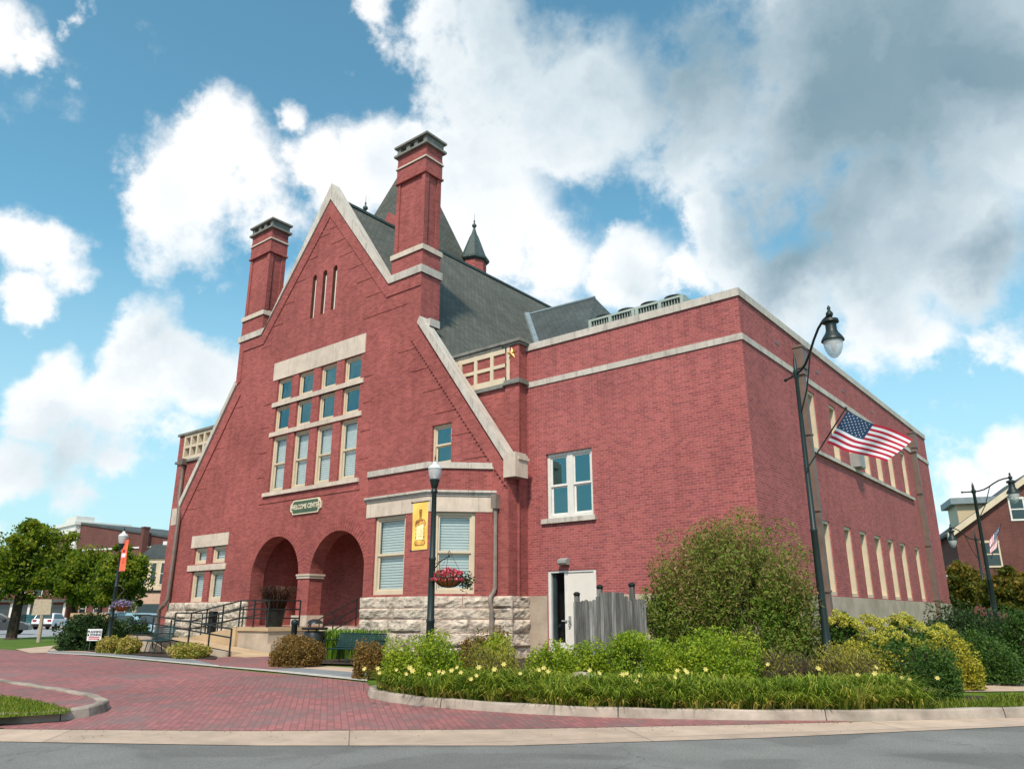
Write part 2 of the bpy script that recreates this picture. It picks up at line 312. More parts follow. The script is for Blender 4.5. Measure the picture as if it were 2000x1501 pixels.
def asphalt_mat(name, base, crack=True):
    m, nt, b = mat(name); L = nt.links; g = nd(nt, 'ShaderNodeNewGeometry'); P = g.outputs['Position']
    n = nd(nt, 'ShaderNodeTexNoise', i_Scale=70, i_Detail=4, i_Roughness=.8); L.new(P, n.inputs['Vector'])
    n2 = nd(nt, 'ShaderNodeTexNoise', i_Scale=.7, i_Detail=5); L.new(P, n2.inputs['Vector'])
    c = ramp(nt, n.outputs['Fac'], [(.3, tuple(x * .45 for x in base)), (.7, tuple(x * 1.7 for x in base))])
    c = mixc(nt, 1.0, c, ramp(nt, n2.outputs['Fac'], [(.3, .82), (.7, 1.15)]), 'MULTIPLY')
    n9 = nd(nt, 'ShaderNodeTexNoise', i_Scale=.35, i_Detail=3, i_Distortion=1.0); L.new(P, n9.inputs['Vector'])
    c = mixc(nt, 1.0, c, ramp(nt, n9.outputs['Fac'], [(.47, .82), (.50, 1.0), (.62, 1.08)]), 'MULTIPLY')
    if crack:
        nw = nd(nt, 'ShaderNodeTexNoise', i_Scale=2.5, i_Detail=4); L.new(P, nw.inputs['Vector'])
        wv = mixc(nt, .30, P, nw.outputs['Color'])
        v = nd(nt, 'ShaderNodeTexVoronoi', feature='DISTANCE_TO_EDGE', i_Scale=.45); L.new(wv, v.inputs['Vector'])
        c = mixc(nt, ramp(nt, v.outputs['Distance'], [(.0, .55), (.004, 0.0)]), c, tuple(x * .35 for x in base))
    L.new(c, b.inputs['Base Color']); b.inputs['Roughness'].default_value = .9
    bp = nd(nt, 'ShaderNodeBump', i_Strength=.5, i_Distance=.006); L.new(n.outputs['Fac'], bp.inputs['Height']); L.new(bp.outputs[0], b.inputs['Normal'])
    return m
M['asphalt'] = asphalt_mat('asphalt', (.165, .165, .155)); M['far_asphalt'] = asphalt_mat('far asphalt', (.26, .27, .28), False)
def slab_mat(name, base, joint=1.5, rot=0):
    m, nt, b = mat(name); L = nt.links; g = nd(nt, 'ShaderNodeNewGeometry'); P = g.outputs['Position']
    mp = nd(nt, 'ShaderNodeMapping'); mp.inputs['Rotation'].default_value = (0, 0, R(rot)); L.new(P, mp.inputs[0])
    bt = nd(nt, 'ShaderNodeTexBrick', offset=0); L.new(mp.outputs[0], bt.inputs['Vector'])
    for k, f in (('Color1', 1.05), ('Color2', .9), ('Mortar', .4)): bt.inputs[k].default_value = (*[x * f for x in base], 1)
    bt.inputs['Scale'].default_value = 1; bt.inputs['Mortar Size'].default_value = .008; bt.inputs['Brick Width'].default_value = joint; bt.inputs['Row Height'].default_value = joint * 1.1
    n = nd(nt, 'ShaderNodeTexNoise', i_Scale=1.7, i_Detail=8, i_Roughness=.7); L.new(P, n.inputs['Vector'])
    L.new(mixc(nt, 1.0, bt.outputs['Color'], ramp(nt, n.outputs['Fac'], [(.3, .75), (.7, 1.15)]), 'MULTIPLY'), b.inputs['Base Color']); b.inputs['Roughness'].default_value = .9
    return m
M['walk'] = slab_mat('sidewalk concrete', (.52, .39, .29), 1.5); M['gutter'] = slab_mat('gutter concrete', (.50, .38, .29), 3.4, 40); M['grey_strip'] = slab_mat('grey paver strip', (.22, .24, .25), .4)
M['pale_strip'] = simple('pale edging', (.50, .47, .42), .9)
def grass_mat():
    m, nt, b = mat('grass'); L = nt.links; g = nd(nt, 'ShaderNodeNewGeometry')
    n = nd(nt, 'ShaderNodeTexNoise', i_Scale=22, i_Detail=6, i_Roughness=.8); L.new(g.outputs['Position'], n.inputs['Vector'])
    n2 = nd(nt, 'ShaderNodeTexNoise', i_Scale=1.2, i_Detail=5); L.new(g.outputs['Position'], n2.inputs['Vector'])
    c = ramp(nt, n.outputs['Fac'], [(.3, (.04, .085, .012)), (.55, (.10, .17, .02)), (.75, (.20, .24, .05))])
    L.new(mixc(nt, 1.0, c, ramp(nt, n2.outputs['Fac'], [(.3, .75), (.7, 1.1)]), 'MULTIPLY'), b.inputs['Base Color']); b.inputs['Roughness'].default_value = .9; b.inputs['Specular IOR Level'].default_value = .15
    return m
M['grass'] = grass_mat()
def leaf_mat(name, cols, trans=.35, rough=.55):
    m, nt, b = mat(name); L = nt.links
    a = nd(nt, 'ShaderNodeAttribute', attribute_name='tint')
    n = len(cols); pts = [(i / max(1, n - 1), c) for i, c in enumerate(cols)]
    c = ramp(nt, a.outputs['Fac'], pts)
    L.new(c, b.inputs['Base Color']); b.inputs['Roughness'].default_value = rough; b.inputs['Specular IOR Level'].default_value = .3
    t = nd(nt, 'ShaderNodeBsdfTranslucent'); L.new(c, t.inputs['Color'])
    mx = nd(nt, 'ShaderNodeMixShader', i_0=trans); L.new(b.outputs[0], mx.inputs[1]); L.new(t.outputs[0], mx.inputs[2]); L.new(mx.outputs[0], nt.nodes['Material Output'].inputs[0])
    return m
def plank_mat():
    m, nt, b = mat('weathered fence boards'); L = nt.links; uv, g, s = wall_uv(nt)
    mp = nd(nt, 'ShaderNodeMapping'); mp.inputs['Scale'].default_value = (14, .9, 1); L.new(uv, mp.inputs[0])
    n = nd(nt, 'ShaderNodeTexNoise', i_Scale=1.5, i_Detail=9, i_Roughness=.7); L.new(mp.outputs[0], n.inputs['Vector'])
    c = ramp(nt, n.outputs['Fac'], [(.3, (.05, .048, .045)), (.5, (.18, .175, .165)), (.72, (.36, .35, .32))])
    v = nd(nt, 'ShaderNodeTexWhiteNoise', noise_dimensions='1D'); su = nd(nt, 'ShaderNodeSeparateXYZ'); L.new(uv, su.inputs[0])
    L.new(math_n(nt, 'FLOOR', math_n(nt, 'MULTIPLY', su.outputs[0], 8.7)), v.inputs['W'])
    L.new(mixc(nt, 1.0, c, ramp(nt, v.outputs['Value'], [(0, .5), (.8, 1.15), (1, 1.6)]), 'MULTIPLY'), b.inputs['Base Color']); b.inputs['Roughness'].default_value = .95
    return m
M['plank'] = plank_mat()
def siding_mat():
    m, nt, b = mat('tan lap siding'); L = nt.links; uv, g, s = wall_uv(nt)
    w = math_n(nt, 'FRACT', math_n(nt, 'MULTIPLY', s.outputs[2], 5.0))
    L.new(ramp(nt, w, [(.0, (.25, .19, .11)), (.12, (.50, .40, .25)), (1, (.52, .42, .27))]), b.inputs['Base Color']); return m
M['siding'] = siding_mat()

# ---------------------------------------------------------------- mesh helpers
class MB:
    def __init__(s, tf=None): s.v = []; s.f = []; s.mi = []; s.tf = tf; s.cm = 0
    def pt(s, p):
        s.v.append(s.tf(*p) if s.tf else tuple(p)); return len(s.v) - 1
    def face(s, pts):
        s.f.append([s.pt(p) for p in pts]); s.mi.append(s.cm)
    def box(s, x0, x1, y0, y1, z0, z1):
        i = [s.pt((x, y, z)) for z in (z0, z1) for y in (y0, y1) for x in (x0, x1)]
        for q in ((0,1,5,4), (1,3,7,5), (3,2,6,7), (2,0,4,6), (4,5,7,6), (2,3,1,0)): s.f.append([i[k] for k in q]); s.mi.append(s.cm)
    def prism(s, pts, y0, y1, caps=(1, 1)):       # polygon in (x, z), extruded along y
        a = [s.pt((x, y0, z)) for x, z in pts]; b = [s.pt((x, y1, z)) for x, z in pts]; n = len(pts)
        for k in range(n): s.f.append([a[k], a[(k+1) % n], b[(k+1) % n], b[k]]); s.mi.append(s.cm)
        tr = tessellate_polygon([[Vector((x, z, 0)) for x, z in pts]])
        for t in tr:
            if caps[0]: s.f.append([a[k] for k in t]); s.mi.append(s.cm)
            if caps[1]: s.f.append([b[k] for k in t]); s.mi.append(s.cm)
    def sheet(s, outline, holes, y0, y1, reveal):  # wall face with openings; y0 front, y1 back; reveals run to y0+reveal
        loops = [outline] + holes; flat = [p for l in loops for p in l]
        tr = tessellate_polygon([[Vector((x, z, 0)) for x, z in l] for l in loops])
        i0 = [s.pt((x, y0, z)) for x, z in flat]
        for t in tr: s.f.append([i0[k] for k in t]); s.mi.append(s.cm)
        a = [s.pt((x, y0, z)) for x, z in outline]; b = [s.pt((x, y1, z)) for x, z in outline]; n = len(outline)
        for k in range(n): s.f.append([a[k], a[(k+1) % n], b[(k+1) % n], b[k]]); s.mi.append(s.cm)
        for h in holes:
            a = [s.pt((x, y0, z)) for x, z in h]; b = [s.pt((x, y0 + reveal, z)) for x, z in h]; n = len(h)
            for k in range(n): s.f.append([a[k], a[(k+1) % n], b[(k+1) % n], b[k]]); s.mi.append(s.cm)
    def tube(s, pts, r, n=8, cap=True):
        rr = r if isinstance(r, (list, tuple)) else [r] * len(pts); P = [Vector(p) for p in pts]; rings = []
        up = Vector((0, 0, 1)); prev = None
        for k, p in enumerate(P):
            d = (P[min(k+1, len(P)-1)] - P[max(k-1, 0)]).normalized()
            if prev is None: a = d.cross(up if abs(d.z) < .95 else Vector((1, 0, 0))).normalized()
            else: a = (prev - d * prev.dot(d)).normalized()
            prev = a; b = d.cross(a)
            rings.append([s.pt(tuple(p + (a * math.cos(2*math.pi*j/n) + b * math.sin(2*math.pi*j/n)) * rr[k])) for j in range(n)])
        for k in range(len(rings) - 1):
            for j in range(n): s.f.append([rings[k][j], rings[k][(j+1) % n], rings[k+1][(j+1) % n], rings[k+1][j]]); s.mi.append(s.cm)
        if cap:
            s.f.append(rings[0][::-1]); s.f.append(rings[-1]); s.mi += [s.cm, s.cm]
    def lathe(s, prof, c=(0, 0, 0), n=16):         # prof: (radius, z)
        rings = []
        for r, z in prof: rings.append([s.pt((c[0] + r * math.cos(2*math.pi*j/n), c[1] + r * math.sin(2*math.pi*j/n), c[2] + z)) for j in range(n)])
        for k in range(len(rings) - 1):
            for j in range(n): s.f.append([rings[k][j], rings[k][(j+1) % n], rings[k+1][(j+1) % n], rings[k+1][j]]); s.mi.append(s.cm)
        s.f.append(rings[0][::-1]); s.f.append(rings[-1]); s.mi += [s.cm, s.cm]
    def ball(s, c, r, n=10, sz=1):
        s.lathe([(max(.001, r * math.sin(math.pi * k / n)), -r * sz * math.cos(math.pi * k / n)) for k in range(n + 1)], c, n + 2)
    def build(s, name, mats, parent=None, smooth=False, world=True):
        me = bpy.data.meshes.new(name); me.from_pydata(s.v, [], s.f)
        ms = mats if isinstance(mats, (list, tuple)) else [mats]
        for m in ms: me.materials.append(M[m] if isinstance(m, str) else m)
        if len(ms) > 1: me.polygons.foreach_set('material_index', s.mi)
        bm = bmesh.new(); bm.from_mesh(me)
        if not getattr(s, 'nonorm', False): bmesh.ops.recalc_face_normals(bm, faces=bm.faces)
        bm.to_mesh(me); bm.free()
        if smooth: me.polygons.foreach_set('use_smooth', [True] * len(me.polygons))
        me.update()
        return link(name, me, parent, world)
def wloc(o):
    v = Vector((0, 0, 0))
    while o: v += o.location; o = o.parent
    return v
def link(name, data, parent=None, world=True):
    o = bpy.data.objects.new(name, data); COL.objects.link(o)
    if parent:
        o.parent = parent
        if world: o.location = -wloc(parent)
    return o
def smooth_by(o, ang=40):
    me = o.data
    me.polygons.foreach_set('use_smooth', [True] * len(me.polygons))
    try: me.set_sharp_from_angle(angle=R(ang))
    except Exception: pass
def rebase(o, p):                                  # moves a mesh's origin to its base without moving the mesh
    p = Vector(p); o.data.transform(Matrix.Translation(-p)); o.location = p; return o
def tag(o, label, cat, group=None, kind=None):
    o['label'] = label; o['category'] = cat
    if group: o['group'] = group
    if kind: o['kind'] = kind
    return o
def thing(name, label, cat, loc=(0, 0, 0), rz=0, group=None):
    o = bpy.data.objects.new(name, None); o.empty_display_size = .2; COL.objects.link(o)
    o.location = loc; o.rotation_euler = (0, 0, rz); return tag(o, label, cat, group)
def copy_tree(o, parent=None):
    c = o.copy(); COL.objects.link(c); c.parent = parent
    for ch in [x for x in bpy.data.objects if x.parent == o]: copy_tree(ch, c)
    return c
def dup(o, loc, rz, label, group=None, scale=None):
    c = copy_tree(o); c.location = loc; c.rotation_euler = (0, 0, rz); c['label'] = label
    if group: c['group'] = group
    if scale: c.scale = scale if isinstance(scale, tuple) else (scale,) * 3
    return c
def text_mesh(name, s, size, material, parent, tf, world=False, extrude=.004, font_w=1.0, bold=.0):
    cu = bpy.data.curves.new('txt', 'FONT'); cu.body = s; cu.size = size; cu.align_x = 'CENTER'; cu.align_y = 'CENTER'; cu.extrude = extrude; cu.offset = bold
    ob = bpy.data.objects.new('txt', cu); COL.objects.link(ob)
    me = bpy.data.meshes.new_from_object(ob); bpy.data.objects.remove(ob)
    for v in me.vertices: v.co = Vector(tf(v.co.x * font_w, v.co.z, v.co.y))
    me.materials.clear(); me.materials.append(M[material]); me.name = name
    return link(name, me, parent, world)

# ---------------------------------------------------------------- the ground and everything laid on it
CUTS = [10.5 + k * .85 for k in range(11)]
def drape(name, poly, off, material, thick=0):
    bm = bmesh.new(); vs = [bm.verts.new((x, y, 0)) for x, y in poly]
    tr = tessellate_polygon([[Vector((x, y, 0)) for x, y in poly]])
    for t in tr:
        try: bm.faces.new([vs[k] for k in t])
        except ValueError: pass
    n = Vector((-math.sin(YAW), math.cos(YAW), 0))
    for c in CUTS: bmesh.ops.bisect_plane(bm, geom=bm.verts[:] + bm.edges[:] + bm.faces[:], plane_co=n * c, plane_no=n)
    for v in bm.verts: v.co.z = hgt(v.co.x, v.co.y) + off
    for f in bm.faces:
        f.normal_update()
        if f.normal.z < 0: f.normal_flip()
    me = bpy.data.meshes.new(name); bm.to_mesh(me); bm.free(); me.materials.append(M[material])
    o = link(name, me); o['kind'] = 'structure'; return o
def gp(*pix): return [tuple(gr(*p)[:2]) for p in pix]
def along(t, o=0):                                 # a frame that follows the road: t along it, o towards the building
    pass
drape('ground', [(-400, -60), (120, -60), (120, 400), (-400, 400)], 0, 'grass')
ROADEDGE = [(-60, -32), (-16, .2), (-11.5, 4.07), (-8.74, 5.9), (-6.33, 7.84), (-4.24, 10.3), (-1.9, 13.4), (4, 21), (30, 56)]
drape('road', ROADEDGE + [(60, 40), (30, -40), (-30, -50)], .004, 'asphalt')
GUT = [(-60, -30.9), (-17, .9), (-12.66, 4.45), (-9.77, 6.57), (-7.17, 8.88), (-4.9, 11.2), (-3.73, 12.48), (-1.79, 14.55), (3.2, 21.2), (29, 56)]
drape('gutter', ROADEDGE + GUT[::-1], .010, 'gutter')
# brick drive between the island and the planted bed
wk = gp((100, 1274), (300, 1292), (500, 1312), (716, 1333))
drape('brick_drive', [(-12.6, 4.5), (-9.77, 6.57), (-7.17, 8.88), (-4.9, 11.2), (-3.6, 12.6), (-6.9, 10.9), (-9, 10.2), (-10.8, 9.9), (-11.3, 10.1)] + wk[::-1] + [(-60, 12.2), (-60, 4.0), (-15.5, 4.2)], .014, 'paver')
wf = lambda *p: gp(*p)
a = gp((60, 1272), (200, 1279), (400, 1297), (600, 1315), (717, 1327)); b = gp((60, 1269), (200, 1275), (400, 1290), (600, 1306), (719, 1316))
drape('grey_strip', a + b[::-1], .022, 'grey_strip')
c = gp((60, 1273.5), (200, 1281), (400, 1300), (600, 1319), (717, 1331))
drape('pale_strip', c + a[::-1], .024, 'pale_strip')
d = gp((55, 1265), (150, 1268), (300, 1277), (400, 1285), (560, 1296), (719, 1306))
drape('sidewalk', b + d[::-1], .020, 'walk')
drape('plaza', [tuple(gr(p, q)[:2]) for p, q in ((430, 1301), (530, 1308), (600, 1303), (580, 1285), (518, 1279), (440, 1283), (380, 1288))] , .026, 'paver')
drape('sidewalk_branch', gp((30, 1268), (130, 1258), (104, 1262), (90, 1275), (60, 1276)), .028, 'walk')
# right-hand footpath and soil
drape('footpath', [(-3.9, 16.3), (-2.1, 18.0), (6, 26.5), (20, 45), (18.6, 46), (4.5, 28.4), (-1.9, 20.6), (-3.95, 18.9), (-5.5, 18.2)], .016, 'walk')
drape('soil_strip', [(-6, 12.8), (-3.6, 13.2), (-1.7, 15.2), (3.3, 21.8), (2.6, 22.3), (-1.2, 18.0), (-2.3, 16.9), (-4.4, 15.9)], .020, 'mulch')
BED = [(-11.0, 9.95), (-10.3, 9.9), (-8.9, 10.1), (-6.85, 10.85), (-4.9, 12.0), (-3.7, 13.0), (-3.2, 15.8), (-4.2, 17.6), (-4.5, 20.5), (-4.5, 26), (-7.5, 26), (-7.5, 19.7), (-15.4, 19.7), (-15.4, 18.7), (-22, 18.5), (-22, 16.5), (-19.6, 15.2), (-18.5, 13.3), (-16, 14.2), (-14.6, 12.9), (-13.5, 12.0), (-12, 10.9)]
drape('planting_bed', BED, .05, 'mulch')
drape('hedge_soil', gp((135, 1269), (300, 1283), (420, 1289), (425, 1284), (340, 1262), (150, 1250)), .045, 'mulch')
# far street on the left, and its kerb
st = [(-300, 60), (-120, 32), (-75, 21.5), (-56, 17.6), (-52, 18.5), (-58, 24), (-70, 40), (-88, 66), (-130, 130), (-180, 120), (-128, 62), (-300, 84)]
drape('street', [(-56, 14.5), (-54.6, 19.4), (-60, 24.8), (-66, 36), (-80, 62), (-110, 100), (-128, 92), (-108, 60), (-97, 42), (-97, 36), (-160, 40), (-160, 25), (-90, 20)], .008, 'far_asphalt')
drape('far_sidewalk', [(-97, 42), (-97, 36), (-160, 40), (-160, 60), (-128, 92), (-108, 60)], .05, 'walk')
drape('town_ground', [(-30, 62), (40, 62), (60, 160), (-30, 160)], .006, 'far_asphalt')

def curb(name, line, label, w=.16, h_=.15, lean=.03, closed=False):
    mb = MB(); L = [Vector((x, y)) for x, y in line]
    # subdivide and drop joints
    P = []
    for k in range(len(L) - 1):
        n = max(1, int((L[k+1] - L[k]).length / .3))
        for j in range(n): P.append(L[k].lerp(L[k+1], j / n))
    P.append(L[-1]); rings = []
    for k, p in enumerate(P):
        d = (P[min(k+1, len(P)-1)] - P[max(k-1, 0)]).normalized(); n = Vector((-d.y, d.x))   # n points inwards (away from the road)
        z = hgt(p.x, p.y)
        prof = [(0, -.05), (0, .005), (lean, h_ - .02), (lean + .02, h_), (w - .01, h_), (w, h_ - .01), (w, -.05)]
        rings.append([mb.pt((p.x + n.x * a, p.y + n.y * a, z + b + .006 * math.sin(k * 1.7 + a * 9))) for a, b in prof])
    m = len(rings[0])
    for k in range(len(rings) - 1):
        for j in range(m - 1): mb.f.append([rings[k][j], rings[k][j+1], rings[k+1][j+1], rings[k+1][j]]); mb.mi.append(0)
    mb.f.append(rings[0]); mb.f.append(rings[-1][::-1]); mb.mi += [0, 0]
    # joints: thin dark seams
    mb.cm = 1
    for k in range(7, len(P) - 3, 8):
        p = P[k]; d = (P[k+1] - P[k-1]).normalized(); n = Vector((-d.y, d.x)); z = hgt(p.x, p.y)
        q = []
        for a, b in [(-.004, .0), (lean - .004, h_ - .015), (lean + .015, h_ + .008), (w - .01, h_ + .008)]: q.append((p.x + n.x * a, p.y + n.y * a, z + b))
        for j in range(3):
            a1, b1 = q[j], q[j+1]; e = d * .006
            mb.face([(a1[0] - e.x, a1[1] - e.y, a1[2]), (a1[0] + e.x, a1[1] + e.y, a1[2]), (b1[0] + e.x, b1[1] + e.y, b1[2]), (b1[0] - e.x, b1[1] - e.y, b1[2])])
    o = mb.build(name, ['curb', 'dark'], world=False); rebase(o, (P[0].x, P[0].y, hgt(P[0].x, P[0].y)))
    return tag(o, label, 'curb')
c1 = [(-11.55, 10.35), (-11.42, 9.95), (-11.05, 9.68), (-10.41, 9.56), (-9.7, 9.6), (-8.94, 9.77), (-7.9, 10.05), (-6.87, 10.48), (-5.9, 11.02), (-4.9, 11.68), (-3.73, 12.6), (-2.75, 13.5), (-1.75, 14.6), (.5, 17.5), (3.3, 21.4), (12, 33)]
curb('curb', c1, 'long weathered concrete curb in front of the daylily bed')
c2 = [(-60, 3.2), (-30, 5.0), (-22, 5.6), (-17.9, 6.16), (-15.5, 6.4), (-14.2, 6.42), (-13.5, 6.3), (-13.1, 6.05), (-12.85, 5.7), (-12.75, 5.25), (-12.95, 4.8), (-13.6, 4.1), (-16, 2.2), (-24, -4)]
curb('curb', c2[::-1], 'rounded concrete curb around the small grass island', w=.2)
isl = [(-60, 3.1), (-30, 4.9), (-22, 5.45), (-17.9, 6.0), (-15.5, 6.25), (-14.2, 6.27), (-13.5, 6.1), (-13.2, 5.9), (-13.0, 5.6), (-12.95, 5.25), (-13.1, 4.85), (-13.7, 4.2), (-16.1, 2.35), (-24, -3.8), (-60, -20)]
drape('paver_border', isl, .125, 'paver')
def gro(px, py, off):
    r = ray(px, py); t = 2.0
    while t < 100:
        P = EYE + r * t
        if P[2] <= hgt(P[0], P[1]) + off: return P
        t += .01
ISL = [tuple(gro(a, b, .14)[:2]) for a, b in ((-320, 1322), (-150, 1340), (0, 1357), (60, 1366), (110, 1377), (140, 1386), (125, 1391), (60, 1395), (0, 1399), (-150, 1412), (-320, 1432))]
drape('island_lawn', ISL, .132, 'grass')

# ---------------------------------------------------------------- the town hall
YG, YP, YW, XR = 18.78, 19.28, 19.73, -7.59
hall = thing('brick_hall', 'large red brick hall with a steep gable, two tall chimneys and a brick wing', 'building', (-18, 19, .25))
def part(name, mb, m, parent=hall, label=None, sm=None):
    o = mb.build(name, m, parent)
    if sm: smooth_by(o, sm)
    if label: o['label'] = label
    return o
def front(y0): return lambda x, y, z: (x, y0 + y, z)
def side(x0): return lambda x, y, z: (x0 - y, x, z)          # x runs along world Y, y runs inwards
def rect(x0, x1, z0, z1): return [(x0, z0), (x1, z0), (x1, z1), (x0, z1)]
def arch(cx, r, zs, z0, n=20): return [(cx - r, z0)] + [(cx - r * math.cos(math.pi * k / n), zs + r * math.sin(math.pi * k / n)) for k in range(n + 1)] + [(cx + r, z0)]

def window(tf, x0, x1, z0, z1, parent=hall, kind='double', blind=False, fw=.09, rec=.10, mat_='trim', sash=.06, meet=.5, sub=True, glass=None, label=None, deep=0, tilt=0):
    f = MB(tf); r0 = rec
    for (a, b, c, d) in ((x0, x0 + fw, z0, z1), (x1 - fw, x1, z0, z1), (x0 + fw, x1 - fw, z1 - fw, z1), (x0 + fw, x1 - fw, z0, z0 + fw * 1.1)): f.box(a, b, r0, r0 + .14 + deep, c, d)
    ix0, ix1, iz0, iz1 = x0 + fw, x1 - fw, z0 + fw * 1.1, z1 - fw
    panes = [(ix0, ix1, iz0, iz1)]
    zm = iz0 + (iz1 - iz0) * meet
    if kind == 'double': panes = [(ix0, ix1, iz0, zm - .02, .075), (ix0, ix1, zm - .02, iz1, .04)]
    else: panes = [(ix0, ix1, iz0, iz1, .05)]
    g = MB(tf); s = MB(tf)
    for (a, b, c, d, dy) in panes:
        y = r0 + dy + deep
        s.box(a, a + sash, y, y + .035, c, d); s.box(b - sash, b, y, y + .035, c, d); s.box(a + sash, b - sash, y, y + .035, c, c + sash); s.box(a + sash, b - sash, y, y + .035, d - sash, d)
        g.face([(a + sash, y + .018, c + sash), (b - sash, y + .018, c + sash), (b - sash, y + .018, d - sash), (a + sash, y + .018, d - sash)])
    if kind == 'double': s.box(ix0, ix1, r0 + .03 + deep, r0 + .115 + deep, zm - .03, zm + .012)
    fo = part('window', f, mat_, parent, label)
    part('sash', s, mat_, fo); part('pane', g, glass or ('glass_blind' if blind else 'glass'), fo)
    k = MB(tf)
    if blind:
        z = iz0 + sash; top = iz1 - sash
        drop = z
        while z < top:
            k.face([(ix0 + .02, r0 + .185, z), (ix1 - .02, r0 + .185, z), (ix1 - .02, r0 + .165, z + .070), (ix0 + .02, r0 + .165, z + .070)]); z += .088
        k.nonorm = True
        part('blind', k, 'blind', fo)
    rm = MB(tf); y = r0 + .45
    rm.face([(x0 - .1, y, z0 - .1), (x1 + .1, y, z0 - .1), (x1 + .1, y, z1 + .1), (x0 - .1, y, z1 + .1)])
    part('room_wall', rm, 'dark_wall' if blind else 'dark', fo)
    return fo

# ---- gable wall
G_OUT = [(-35.85, .1), (-35.85, 6.6), (-32.1, 11.85), (-32.1, 14.2), (-30.25, 14.2), (-25.72, 19.75), (-21.5, 14.25), (-19.65, 14.25), (-19.65, 12.0), (-15.32, 6.1), (-15.32, .1)]
A1, A2 = arch(-27.66, 1.64, 3.04, 1.16), arch(-23.68, 1.62, 3.04, 1.16)
ups = [(-28.67, -27.6), (-27.12, -26.06), (-25.58, -24.52), (-24.03, -22.96)]
H = [A1, A2]
for a, b in ups: H += [rect(a, b, 10.62, 11.66), rect(a, b, 9.26, 10.40), rect(a, b, 6.58, 9.04)]
slits = [(-26.68, 14.1), (-25.95, 14.12), (-25.24, 14.14)]
for x, z in slits: H.append([(x, z), (x + .28, z), (x + .28, z + 2.0), (x + .20, z + 2.1), (x + .08, z + 2.1), (x, z + 2.0)])
H.append(rect(-18.82, -17.86, 6.56, 8.02))
lows = [(-34.12, -33.02), (-32.60, -31.48)]
for a, b in lows: H += [rect(a, b, 3.80, 4.55), rect(a, b, 2.13, 3.50)]
g = MB(front(YG)); g.sheet(G_OUT, H, 0, .5, .34); part('gable_wall', g, 'old_brick')
# arch throats, pier and the porch inside
g = MB(front(YG))
for A in (A1, A2):
    for k in range(len(A) - 1): (xa, za), (xb, zb) = A[k], A[k+1]; g.face([(xa, .34, za), (xb, .34, zb), (xb, .62, zb), (xa, .62, za)])
g.box(-29.45, -21.9, .62, .64, 4.75, 5.2)
part('arch_throat', g, 'old_brick')
g = MB(front(YG))
g.face([(-30.4, 2.55, 1.1), (-21.2, 2.55, 1.1), (-21.2, 2.55, 5.0), (-30.4, 2.55, 5.0)])
g.face([(-29.5, .6, 1.1), (-29.5, 2.55, 1.1), (-29.5, 2.55, 5.0), (-29.5, .6, 5.0)])
g.face([(-21.9, .6, 1.1), (-21.9, 2.55, 1.1), (-21.9, 2.55, 5.0), (-21.9, .6, 5.0)])
g.face([(-30.4, .5, 4.9), (-21.2, .5, 4.9), (-21.2, 2.6, 4.9), (-30.4, 2.6, 4.9)])
part('porch_wall', g, 'old_brick')
g = MB(); g.box(-29.6, -21.8, YG + .3, YG + 2.6, .3, 1.15); part('porch_floor', g, 'concrete')
g = MB(front(YG)); g.box(-26.10, -25.22, -.06, .70, 3.03, 3.10); g.box(-26.07, -25.25, -.035, .67, 2.93, 3.03); part('pier_cap', g, 'stone')
g = MB(front(YG)); g.box(-26.2, -25.2, -.06, .72, 1.10, 1.55); part('pier_base', g, 'stone')
w_ = window(front(YG + 2.35), -24.55, -24.1, 1.75, 4.05, kind='double', blind=True, mat_='white_trim', rec=.05)
g = MB(front(YG + 2.55)); g.box(-22.75, -22.62, -.12, .02, 1.15, 3.4); g.box(-22.62, -21.95, -.12, .02, 3.3, 3.4); dfr = part('entrance_door', g, 'flashing')
g = MB(front(YG + 2.55)); g.box(-22.62, -21.95, -.05, -.01, 1.15, 3.3); part('pane', g, 'glass', dfr)
g = MB(front(YG + 2.55)); g.box(-23.1, -22.9, -.09, -.0, 2.2, 2.55); part('notice_box', g, 'white_trim')

# ---- stone copings of the gable
def strip(pts, w, y0, y1, mb):                       # a band of vertical thickness w hung below the polyline pts
    for (xa, za), (xb, zb) in zip(pts[:-1], pts[1:]): mb.prism([(xa, za), (xb, zb), (xb, zb - w), (xa, za - w)], y0, y1)
g = MB(front(YG))
ap = (-25.72, 20.52)
def ribbon(mb, top, bot, y0, y1):
    for k in range(len(top) - 1): mb.prism([top[k], top[k+1], bot[k+1], bot[k]], y0, y1)
ribbon(g, [(-32.22, 14.50), (-30.02, 14.50), ap, (-21.58, 14.60), (-19.58, 14.60)], [(-32.22, 14.20), (-30.28, 14.20), (-25.72, 19.72), (-21.46, 14.28), (-19.58, 14.28)], -.10, .36)
part('coping', g, 'grey_stone', label='pale stone coping of the main gable peak')
g = MB(front(YG)); g.prism([(-19.72, 12.20), (-19.58, 12.42), (-15.28, 6.56), (-15.28, 6.16)], -.10, .34)
g.box(-19.60, -19.2, .10, .62, 12.0, 12.3)
part('coping', g, 'grey_stone', label='sloping stone coping of the right shoulder')
g = MB(front(YG)); g.prism([(-32.0, 12.05), (-32.1, 12.26), (-35.98, 6.86), (-35.9, 6.55)], -.10, .40); part('coping', g, 'grey_stone', label='sloping stone coping of the left shoulder')
g = MB(); g.box(-15.40, -14.90, YG - .14, YG + .50, 5.76, 6.50); g.box(-15.38, -14.93, YG - .11, YG + .46, 6.50, 6.56)
g.box(-14.95, -14.86, YG + .0, YG + .54, 6.32, 6.42); part('kneeler_stone', g, 'stone')
g = MB(); g.box(-36.45, -35.82, YG - .12, YG + .5, 5.74, 6.55); part('kneeler_stone', g, 'stone')
